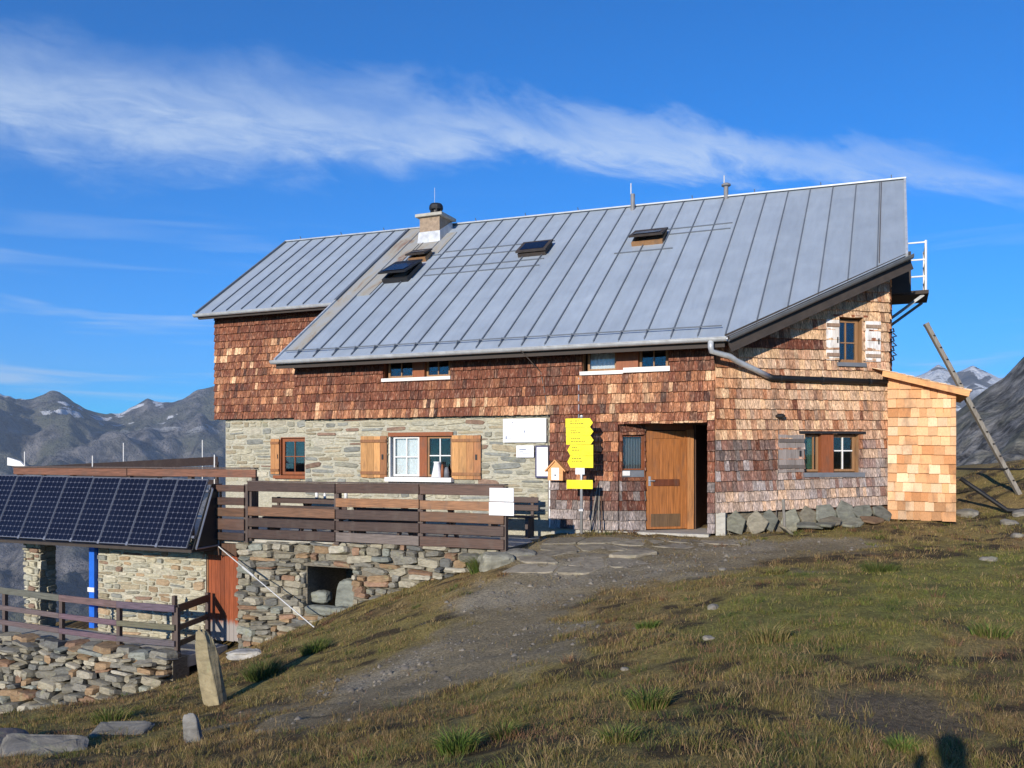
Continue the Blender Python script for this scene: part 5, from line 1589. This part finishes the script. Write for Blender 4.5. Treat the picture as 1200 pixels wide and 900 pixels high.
rock('edge_rock', 0.10, 16.25, (0.7, 0.6, 0.3), 26, (0.21, 0.20, 0.17), 'low rock between terrace railing and paving', sink=0.14)
rock('boulder', 11.75, 18.9, (1.1, 0.9, 0.55), 31, (0.23, 0.22, 0.19), 'grey boulder at the foot of the leaning pole', sink=0.25, rot=(0.1, 0.1, 0.4))
rock('boulder', 12.3, 18.0, (0.8, 0.6, 0.4), 34, (0.20, 0.17, 0.13), 'low brown boulder at the right edge of the photo', sink=0.12)
for i, (x, y, w, l) in enumerate([(9.7, 17.2, .34, 'grey stone on the turf right of the annex'), (9.0, 15.7, .30, 'flat pale stone in the turf before the annex'), (7.35, 13.6, .26, 'small stone in the green turf'), (10.35, 17.9, .4, 'stone on the bank between annex and pole'), (9.6, 18.6, .45, 'dark stone close to the corner of the annex'), (2.0, 8.95, .13, 'small pale stone in the brown turf below the path'), (1.05, 8.2, .10, 'tiny white stone in the brown turf'), (4.6, 7.1, .16, 'pale stone half sunk in the dark turf at the right'), (2.42, 10.6, .16, 'small light stone at the edge of the green turf'), (3.25, 13.6, .12, 'small pale stone on the trodden earth'), (10.2, 22.2, .5, 'stone on the skyline bank behind the pole')]):
    rock('stone', x, y, (w, w * .8, w * .45), 60 + i, (0.22, 0.20, 0.165), l, 'stones scattered on the turf', sink=w * .2, rot=(0.1, 0.1, i * 1.3), nu=12, nv=8, power=0.75, rough=0.35, cat='stone')

# slate slabs heaped along the foot of the slanted wall
SLC = [(3, (0.20, 0.195, 0.150)), (2, (0.165, 0.165, 0.135)), (1.2, (0.23, 0.205, 0.15)), (0.5, (0.21, 0.135, 0.08))]
rg = random.Random(4)


def slab_poly_mesh(k):
    r = random.Random(k); n = 5 + k % 2; V = []
    for y, kk in ((0.5, 0.93), (-0.5, 1.0)):
        pass
    ang = [2 * math.pi * (i + r.uniform(-.25, .25)) / n for i in range(n)]; rad_ = [r.uniform(0.40, 0.66) for _ in ang]
    for y, kk in ((0.5, 0.94), (0.2, 1.0), (-0.3, 1.0), (-0.5, 0.92)):
        for t, q in zip(ang, rad_):
            V.append((math.cos(t) * q * kk, y + r.uniform(-.1, .1), math.sin(t) * q * kk))
    F = [tuple(range(n)), tuple(range(4 * n - 1, 3 * n - 1, -1))]
    for j in range(3):
        F += [(j * n + (i + 1) % n, j * n + i, (j + 1) * n + i, (j + 1) * n + (i + 1) % n) for i in range(n)]
    me = bpy.data.meshes.new('slate_slab'); me.from_pydata(V, [], F); me.materials.append(MAT['slate']); me.update()
    return me


SLAB = [slab_poly_mesh(k) for k in range(8)]
heap = [(0.40, 0.50, 0.52, 0.10, 1.40), (0.80, 0.56, 0.50, 0.16, 1.25), (1.12, 0.42, 0.52, 0.08, 1.45), (1.62, 0.55, 0.52, 0.08, 1.42), (2.02, 0.52, 0.50, 0.09, 1.40), (2.45, 0.62, 0.52, 0.10, 1.30), (2.85, 0.55, 0.50, 0.12, 1.25), (3.22, 0.6, 0.48, 0.16, 1.0), (3.62, 0.66, 0.42, 0.24, 0.7),
        (1.35, 0.6, 0.4, 0.42, 0.2), (1.85, 0.75, 0.42, 0.40, 0.16), (2.30, 0.7, 0.42, 0.42, 0.22), (2.8, 0.7, 0.4, 0.45, 0.3), (3.25, 0.6, 0.36, 0.5, 0.25), (2.1, 0.45, 0.3, 0.62, 0.12), (2.6, 0.42, 0.3, 0.68, 0.1)]
for i, (s, w, h, out, tilt) in enumerate(heap):
    p = HF @ rw(s, 0, out); zg = gz(p.x, p.y); lying = tilt < 0.5
    ob = bpy.data.objects.new('slate_slab', SLAB[i % 8]); COL.objects.link(ob)
    ob.location = (p.x, p.y, zg + (0.04 + 0.05 * (i % 3) if lying else h * 0.42)); ob.scale = (w * 0.85, 0.05, h * 0.86 if not lying else h * 1.05)
    ob.rotation_euler = ((rad(90) - tilt) * -1 if lying else -(rad(90) - tilt) * 0.8, rg.uniform(-.25, .25) + (0.5 if i in (4, 6, 9) else 0), a36 - TH + rg.uniform(-.2, .2))
    ob.color = (*pick(rg, SLC), 1)
    tag(ob, 'greenish slate slab lying in the heap below the slanted wall' if lying else 'greenish slate slab leaning upright at the foot of the slanted wall', 'stone', 'slate slabs lying below the wall' if lying else 'slate slabs leaning on the wall')

# ------------------------------------------------------------------ flagstones before the door
ORG[ground] = Vector((0, 0, 0))
FLAG = [(-0.05, 15.7), (0.45, 17.35), (1.05, 17.55), (2.55, 17.05), (3.95, 17.4), (4.0, 16.7), (2.78, 15.98), (1.43, 14.75), (0.35, 14.6)]
rf = random.Random(12); nxg, nyg = 9, 7
ca, sa = math.cos(-TH + .1), math.sin(-TH + .1)
grid = {}
for i in range(nxg):
    for j in range(nyg):
        lx, ly = (i - 3) * 0.74 + (j % 2) * 0.3 + rf.uniform(-.16, .16), (j - 3) * 0.52 + rf.uniform(-.12, .12)
        grid[i, j] = (1.7 + lx * ca - ly * sa, 16.1 + lx * sa + ly * ca)
for i in range(nxg - 1):
    for j in range(nyg - 1):
        q = [grid[i, j], grid[i + 1, j], grid[i + 1, j + 1], grid[i, j + 1]]; cx = sum(p[0] for p in q) / 4; cy = sum(p[1] for p in q) / 4
        if poly_sd(np.array([cx]), np.array([cy]), FLAG)[0] > 0.05 or (wh(cx, cy).y > -0.3):
            continue
        P = []
        for a in range(4):
            p, p2 = q[a], q[(a + 1) % 4]
            for t in (0.12, 0.5, 0.88):
                x, y = p[0] + (p2[0] - p[0]) * t, p[1] + (p2[1] - p[1]) * t
                k = 0.93 + rf.uniform(-.03, .02); P.append((cx + (x - cx) * k, cy + (y - cy) * k))
        tz = gz(cx, cy) + 0.012; e = 0.4
        gxs = (gz(cx + e, cy) - gz(cx - e, cy)) / (2 * e); gys = (gz(cx, cy + e) - gz(cx, cy - e)) / (2 * e)
        top = [(x, y, tz + (x - cx) * gxs + (y - cy) * gys + rf.uniform(-.006, .006)) for x, y in P]; n = len(top)
        rim = [(cx + (x - cx) * 1.03, cy + (y - cy) * 1.03, z - 0.016) for x, y, z in top]
        mb = MB(); mb.add(top + rim + [(x, y, z - .12) for x, y, z in rim], [tuple(range(n))] + [(n + k, n + (k + 1) % n, (k + 1) % n, k) for k in range(n)] + [(2 * n + k, 2 * n + (k + 1) % n, n + (k + 1) % n, n + k) for k in range(n)])
        o = mb.build('flagstone', 'slate', ground); c = rf.uniform(0.85, 1.2); o.color = (0.225 * c, 0.195 * c, 0.145 * c, 1)

# rubble inside the cellar opening
for i, (x, y, z, w, h, l) in enumerate([(-6.85, -2.75, -1.35, .55, .7, 'green grey slab leaning inside the cellar opening'), (-7.35, -2.95, -1.62, .7, .18, 'flat stone on the floor of the cellar opening'), (-6.8, -3.0, -1.62, .4, .22, 'block at the lower right of the cellar opening'), (-7.5, -2.7, -1.4, .4, .25, 'stone heaped at the left inside the cellar opening')]):
    p = hw(x, y, z - h / 2); ob = rock('rubble_stone', p.x, p.y, (w, .3, h), 80 + i, (0.20, 0.21, 0.18), l, 'stones in the cellar opening', sink=0, z=p.z, rot=(0, 0.2 * (i == 0), -TH), power=0.5, cat='stone')

# ------------------------------------------------------------------ leaning pole, cable and hose on the right
lp = root('leaning_pole', 'tall grey weathered pole with peg holes leaning left against the sky', 'pole', (10.94, 19.0, 0.6), 'W')
a = Vector((11.02, 19.0, 0.50)); b = Vector((9.05, 19.25, 4.36)); dd = (b - a).normalized()
MB().bar(a, b, 0.085, 0.10, up=(0, -1, 0)).build('shaft', 'old_pole', lp)
for k in range(13):
    c = a.lerp(b, 0.12 + k * 0.068); MB().tube([c - Vector((0, .03, 0)), c + Vector((0.02, -0.075, 0))], 0.017, 6).build('peg', 'black_metal', lp)
MB().bar(b - dd * 0.02, b + dd * 0.03, 0.095, 0.11, up=(0, -1, 0)).build('pole_cap', 'old_pole', lp)
an_w = hw(4.44, 3.2, 0)
MB().tube([(an_w.x, an_w.y, 1.22), (an_w.x + 1.6, an_w.y + .3, 1.20), (13.5, 21.2, 1.45), (17, 21.5, 1.9)], 0.022, 6).build('cable', 'black_pipe', None, (an_w.x, an_w.y, 1.2), 'W', label='dark cable running level from the annex past the pole', cat='cable')
pts = []
for t in np.linspace(0, 1, 9):
    x, y = an_w.x + .02 + t * 1.55, an_w.y - 0.25 - t * 0.75; pts.append((x, y, max(gz(x, y) + 0.04, 1.02 - t * 1.3)))
MB().tube(pts, 0.045, 8).build('hose', 'black_pipe', None, pts[0], 'W', smooth=True, label='thick black hose dropping from the annex onto the bank', cat='hose')


# ------------------------------------------------------------------ grass
def blades_mesh(name, px, py, pz, h, w, yaw, lean, leanv, col):
    n = len(px)
    sx, sy = np.cos(yaw) * w / 2, np.sin(yaw) * w / 2
    lx, ly = np.cos(lean) * leanv, np.sin(lean) * leanv
    V = np.zeros((n, 5, 3)); m = 0.55
    V[:, 0] = np.stack([px - sx, py - sy, pz], -1); V[:, 1] = np.stack([px + sx, py + sy, pz], -1)
    mx, my = px + lx * h * 0.32, py + ly * h * 0.32; zz = pz + h * m
    V[:, 2] = np.stack([mx + sx * .7, my + sy * .7, zz], -1); V[:, 3] = np.stack([mx - sx * .7, my - sy * .7, zz], -1)
    V[:, 4] = np.stack([px + lx * h, py + ly * h, pz + h * (1 - 0.25 * leanv)], -1)
    i = np.arange(n)[:, None] * 5
    F = np.concatenate([i + np.array([[0, 1, 2]]), i + np.array([[0, 2, 3]]), i + np.array([[3, 2, 4]])], 0)
    me = bpy.data.meshes.new(name)
    c = np.repeat(col, 5, axis=0)
    fill_mesh(me, V.reshape(-1, 3), F, c)
    me.materials.append(MAT['grass_blade'])
    return me


def off_limits(x, y):
    c, s = math.cos(TH), math.sin(TH); dx, dy = x - HUT.x, y - HUT.y
    hx = dx * c - dy * s; hy = dx * s + dy * c
    bad = ((hx < -3.35) & (hy > -3.05)) | ((hx < 0.05) & (hy > -0.02)) | ((hy > hx * 0.737 - 0.06) & (hx > 0) & (hx < 3.3)) | ((hx > 3.1) & (hx < 4.45) & (hy > 2.1)) | ((hx < -9.75) & (hy > -4.6))
    return bad


def sow(n, seed, y0, y1, keep, size, name, label, wk=1.0):
    g = np.random.default_rng(seed)
    y = y0 * (y1 / y0) ** g.random(n); x = (g.random(n) * 2 - 1) * (0.66 * y + 1.4)
    path, bare, peat, green = cover(x, y)
    k = keep(x, y, path, bare, peat, green, g) & ~off_limits(x, y)
    x, y, path, peat, green = x[k], y[k], path[k], peat[k], green[k]; m = len(x)
    z = ground_z(x, y) - 0.008
    h, col = size(x, y, path, peat, green, g)
    w = np.maximum(0.0034, 0.00052 * y) * g.uniform(0.7, 1.3, m) * wk
    me = blades_mesh(name, x, y, z, h, w, g.uniform(0, 2 * math.pi, m), g.uniform(0, 2 * math.pi, m), g.uniform(0.15, 0.95, m), col)
    ob = bpy.data.objects.new(name, me); COL.objects.link(ob)
    return tag(ob, label, 'grass', kind='stuff')


def keep_turf(x, y, path, bare, peat, green, g):
    d = fbm(x, y, 0.35, 3, 90)
    p = ((1 - path) ** 1.5 + 0.06) * (1 - 0.85 * bare) * (1 - 0.78 * peat) * (0.35 + 1.1 * sstep(0.35, 0.62, d))
    return g.random(len(x)) < p


def size_turf(x, y, path, peat, green, g):
    n = len(x); d = fbm(x, y, 0.8, 3, 101)
    cl = sstep(0.35, 0.72, fbm(x, y, 0.16, 2, 105)); h = (0.016 + 0.04 * d) * (0.5 + 1.5 * cl) * g.uniform(0.6, 1.4, n) * (1 - 0.25 * green)
    t = np.clip(green + g.normal(0, 0.25, n), 0, 1)
    olive = np.array([0.260, 0.190, 0.066]); gr = np.array([0.180, 0.195, 0.038]); straw = np.array([0.42, 0.30, 0.14]); rus = np.array([0.21, 0.115, 0.062])
    col = lerp(np.broadcast_to(olive, (n, 3)), gr, t)
    s = (g.random(n) < 0.27 * (1 - 0.6 * green)); col[s] = straw
    s = (g.random(n) < 0.22 * (1 - green)); col[s] = rus
    return h, col * (0.72 + 0.6 * fbm(x, y, 0.9, 3, 111))[:, None] * g.uniform(0.65, 1.3, n)[:, None]


def keep_straw(x, y, path, bare, peat, green, g):
    d = fbm(x, y, 0.55, 4, 130)
    near = 1 - sstep(7.5, 12.5, y) * 0.8
    leftbank = 1 - sstep(-2.0, 0.5, x)
    p = (1 - path) ** 2 * (1 - bare) * sstep(0.52, 0.64, d) * 0.75 * (1 - 0.8 * (green > 0.75)) * (1 - 0.7 * peat) * np.maximum(near, leftbank)
    return g.random(len(x)) < p


def size_straw(x, y, path, peat, green, g):
    n = len(x); d = fbm(x, y, 0.6, 3, 140)
    cl = sstep(0.35, 0.7, fbm(x, y, 0.14, 2, 145)); h = (0.03 + 0.075 * d) * (0.55 + 0.9 * cl) * g.uniform(0.5, 1.4, n)
    straw = np.array([0.42, 0.29, 0.14]); gr = np.array([0.14, 0.155, 0.045]); rus = np.array([0.26, 0.14, 0.078])
    col = lerp(np.broadcast_to(rus, (n, 3)), straw, np.clip(d + g.normal(0, .25, n), 0, 1))
    s = g.random(n) < 0.30; col[s] = gr
    return h, col * g.uniform(0.6, 1.25, n)[:, None]


sow(640000, 1, 3.3, 25.0, keep_turf, size_turf, 'turf', 'short green and brown alpine turf')
sow(240000, 2, 3.3, 22.0, keep_straw, size_straw, 'dry_grass', 'longer dry straw coloured grass in the foreground', 1.1)


def tussock(x, y, R_, H_, n, pal, label, seed):
    g = np.random.default_rng(seed); r = R_ * np.sqrt(g.random(n)) * 0.55; t = g.random(n) * 2 * math.pi
    px, py = x + r * np.cos(t), y + r * np.sin(t)
    h = H_ * g.uniform(0.5, 1.1, n); lean = t + g.normal(0, .4, n); lv = np.clip(0.25 + r / R_ * 1.1 + g.normal(0, .15, n), 0.05, 1.2)
    c = np.array(pal)[g.integers(0, len(pal), n)] * g.uniform(0.7, 1.25, n)[:, None]
    z = ground_z(px, py) - 0.01
    me = blades_mesh('grass_tussock', px - x, py - y, z - gz(x, y), h, np.full(n, 0.0055 + 0.0003 * y), g.uniform(0, 6.28, n), lean, lv, c)
    ob = bpy.data.objects.new('grass_tussock', me); COL.objects.link(ob); ob.location = (x, y, gz(x, y))
    tag(ob, label, 'grass', 'grass tussocks in the turf')


GR = [(0.12, 0.19, 0.035), (0.09, 0.15, 0.03), (0.22, 0.23, 0.06)]; YE = [(0.34, 0.27, 0.11), (0.26, 0.20, 0.08), (0.14, 0.17, 0.04)]; DG = [(0.085, 0.12, 0.03), (0.11, 0.15, 0.035), (0.16, 0.15, 0.05)]
for i, (x, y, R_, H_, n, pal, l) in enumerate([(-0.34, 5.5, .20, .17, 420, GR, 'bright green grass tussock at the bottom of the photo'), (1.0, 6.4, .24, .20, 420, YE + GR, 'yellow green tussock in the middle foreground'), (2.42, 8.35, .30, .20, 380, YE, 'straw yellow tussock on the dark turf'), (5.35, 12.8, .45, .17, 700, DG, 'dark green grass clump on the green turf'), (2.24, 5.05, .16, .10, 260, GR, 'short green tussock near the photographer shadow'), (0.62, 5.15, .18, .13, 320, GR + YE, 'small yellow green tussock at the bottom edge'), (-0.05, 5.75, .15, .14, 240, GR + YE, 'thin tussock behind the bright green one'), (4.4, 8.1, .3, .16, 320, YE + GR, 'pale tussock at the right edge of the green turf'), (-3.05, 13.6, .35, .2, 420, DG + GR, 'green clump on the bank below the terrace wall'), (-3.6, 12.7, .4, .3, 500, DG, 'dark clump behind the standing stone'), (-0.55, 16.05, .35, .38, 520, DG + GR, 'leafy green clump at the end of the terrace wall'), (-5.0, 11.0, .4, .2, 420, GR + YE, 'green tussock left of the standing stone'), (3.9, 13.0, .25, .12, 260, YE, 'dry tussock at the edge of the path'), (1.55, 10.1, .22, .12, 260, GR, 'low green tussock in the brown turf')]):
    tussock(x, y, R_, H_, n, pal, l, 300 + i)


# small mixed clumps all over the turf
def clumps():
    g = np.random.default_rng(401); n = 1500
    y = 3.6 * (19.0 / 3.6) ** g.random(n); x = (g.random(n) * 2 - 1) * (0.64 * y + 1.2)
    path, bare, peat, green = cover(x, y); k = (g.random(n) < (1 - path) ** 2 * (1 - 0.8 * bare)) & ~off_limits(x, y)
    x, y, green = x[k], y[k], green[k]; m = len(x); per = 34
    pal = np.array([(0.16, 0.19, 0.04), (0.25, 0.21, 0.07), (0.40, 0.29, 0.13), (0.24, 0.13, 0.07), (0.11, 0.14, 0.035)])
    kind = np.where(g.random(m) < green * 0.7, g.choice([0, 1, 4], m), g.choice([1, 2, 3, 4], m))
    R_ = g.uniform(0.05, 0.16, m); H_ = g.uniform(0.035, 0.12, m)
    X, Y, R2, H2, K2 = (np.repeat(a, per) for a in (x, y, R_, H_, kind)); q = len(X)
    r = R2 * np.sqrt(g.random(q)); t = g.random(q) * 2 * math.pi; px, py = X + r * np.cos(t), Y + r * np.sin(t)
    c = pal[K2] * g.uniform(0.6, 1.3, q)[:, None]
    me = blades_mesh('grass_clumps', px, py, ground_z(px, py) - 0.008, H2 * g.uniform(0.5, 1.2, q), np.maximum(0.004, 0.0006 * py), g.uniform(0, 6.28, q), t + g.normal(0, .5, q), np.clip(0.2 + r / R2 * 0.9, 0, 1.1), c)
    ob = bpy.data.objects.new('grass_clumps', me); COL.objects.link(ob); tag(ob, 'small mixed clumps of green and rusty alpine grasses', 'grass', kind='stuff')


clumps()


# loose gravel on the path
def gravel():
    g = np.random.default_rng(77); n = 26000
    y = 7.5 * (18.0 / 7.5) ** g.random(n); x = g.uniform(-4, 7, n)
    path, bare, _, _ = cover(x, y); k = (g.random(n) < path * sstep(0.45, 0.62, fbm(x, y, 1.4, 4, 81)) * 0.9 + path * 0.08) & ~off_limits(x, y)
    x, y = x[k], y[k]; n = len(x); z = ground_z(x, y)
    base = np.array([(1, 0, 0), (-.9, .1, 0), (0, 1, 0), (.1, -.9, 0), (0, .1, .7), (0, 0, -.5)]); fc = np.array([(0, 2, 4), (2, 1, 4), (1, 3, 4), (3, 0, 4)])
    s = 0.006 + 0.02 * g.random(n) ** 3 + 0.05 * g.random(n) ** 14; t = g.random(n) * 6.28
    B = base[None] * (1 + g.normal(0, .2, (n, 6, 3)))
    X = (B[..., 0] * np.cos(t)[:, None] - B[..., 1] * np.sin(t)[:, None]) * s[:, None] + x[:, None]; Y = (B[..., 0] * np.sin(t)[:, None] + B[..., 1] * np.cos(t)[:, None]) * s[:, None] + y[:, None]
    Z = B[..., 2] * s[:, None] + z[:, None]
    V = np.stack([X, Y, Z], -1).reshape(-1, 3); F = (np.arange(n)[:, None, None] * 6 + fc[None]).reshape(-1, 3)
    c = np.repeat(np.array([(0.22, 0.19, 0.145)]) * g.uniform(0.6, 1.5, n)[:, None], 6, axis=0)
    me = bpy.data.meshes.new('gravel'); fill_mesh(me, V, F, c)
    m, nt, b = base_mat('gravel', 0.9, 0.2); nt.links.new(source_color(nt, 'attr'), b.inputs['Base Color']); me.materials.append(m)
    ob = bpy.data.objects.new('gravel', me); COL.objects.link(ob); tag(ob, 'loose grey gravel on the trodden path', 'gravel', kind='stuff')


gravel()


# ------------------------------------------------------------------ the photographer, whose shadow falls into the picture
def photographer():
    gzp = gz(0, -0.3); J = {}; ed = []

    def j(n, p, r, par=None):
        J[n] = (len(J), p, r)
        if par:
            ed.append((J[par][0], J[n][0]))
    y = -0.32
    j('pelvis', (0, y, gzp + .95), .15); j('belly', (0, y, gzp + 1.10), .14, 'pelvis'); j('chest', (0, y, gzp + 1.30), .16, 'belly'); j('neck', (0, y + .01, gzp + 1.47), .055, 'chest')
    j('head', (0, y + .04, gzp + 1.59), .105, 'neck'); j('crown', (0, y + .03, gzp + 1.71), .095, 'head')
    for s, q in ((1, 'r'), (-1, 'l')):
        j('sh' + q, (s * .17, y, gzp + 1.40), .07, 'chest'); j('el' + q, (s * .27, y + .08, gzp + 1.15), .048, 'sh' + q); j('wr' + q, (s * .10, y + .24, gzp + 1.44), .032, 'el' + q); j('ha' + q, (s * .06, y + .25, gzp + 1.53), .035, 'wr' + q)
        j('hip' + q, (s * .10, y, gzp + .88), .10, 'pelvis'); j('kn' + q, (s * .12, y + .03, gzp + .48), .062, 'hip' + q); j('an' + q, (s * .13, y, gzp + .09), .042, 'kn' + q); j('to' + q, (s * .15, y + .17, gzp + .03), .035, 'an' + q)
    me = bpy.data.meshes.new('person'); me.from_pydata([v[1] for v in J.values()], ed, []); ob = bpy.data.objects.new('person', me); COL.objects.link(ob)
    sk = ob.modifiers.new('skin', 'SKIN'); su = ob.modifiers.new('sub', 'SUBSURF'); su.levels = 1; su.render_levels = 2
    for i, v in enumerate(J.values()):
        me.skin_vertices[0].data[i].radius = (v[2], v[2]); me.skin_vertices[0].data[i].use_root = i == 0
    me.materials.append(MAT['sill_grey'])
    tag(ob, 'photographer standing in dark clothes with raised arms, casting a shadow into the picture', 'person')


photographer()

# ------------------------------------------------------------------ mountain air
def haze():
    mb = MB(); mb.box(-7200, 7200, -7200, 7200, -520, 760)
    m = bpy.data.materials.new('air'); m.use_nodes = True; nt = m.node_tree; nt.nodes.clear()
    o = N(nt, 'ShaderNodeOutputMaterial'); v = N(nt, 'ShaderNodeVolumePrincipled'); v.inputs['Color'].default_value = (0.62, 0.76, 0.95, 1); v.inputs['Density'].default_value = HAZE
    nt.links.new(v.outputs[0], o.inputs['Volume']); MAT['air'] = m
    ob = mb.build('haze', m, None, (0, 0, 0), 'W'); tag(ob, 'thin blue mountain air', kind='stuff')


HAZE = 0.00009
haze()
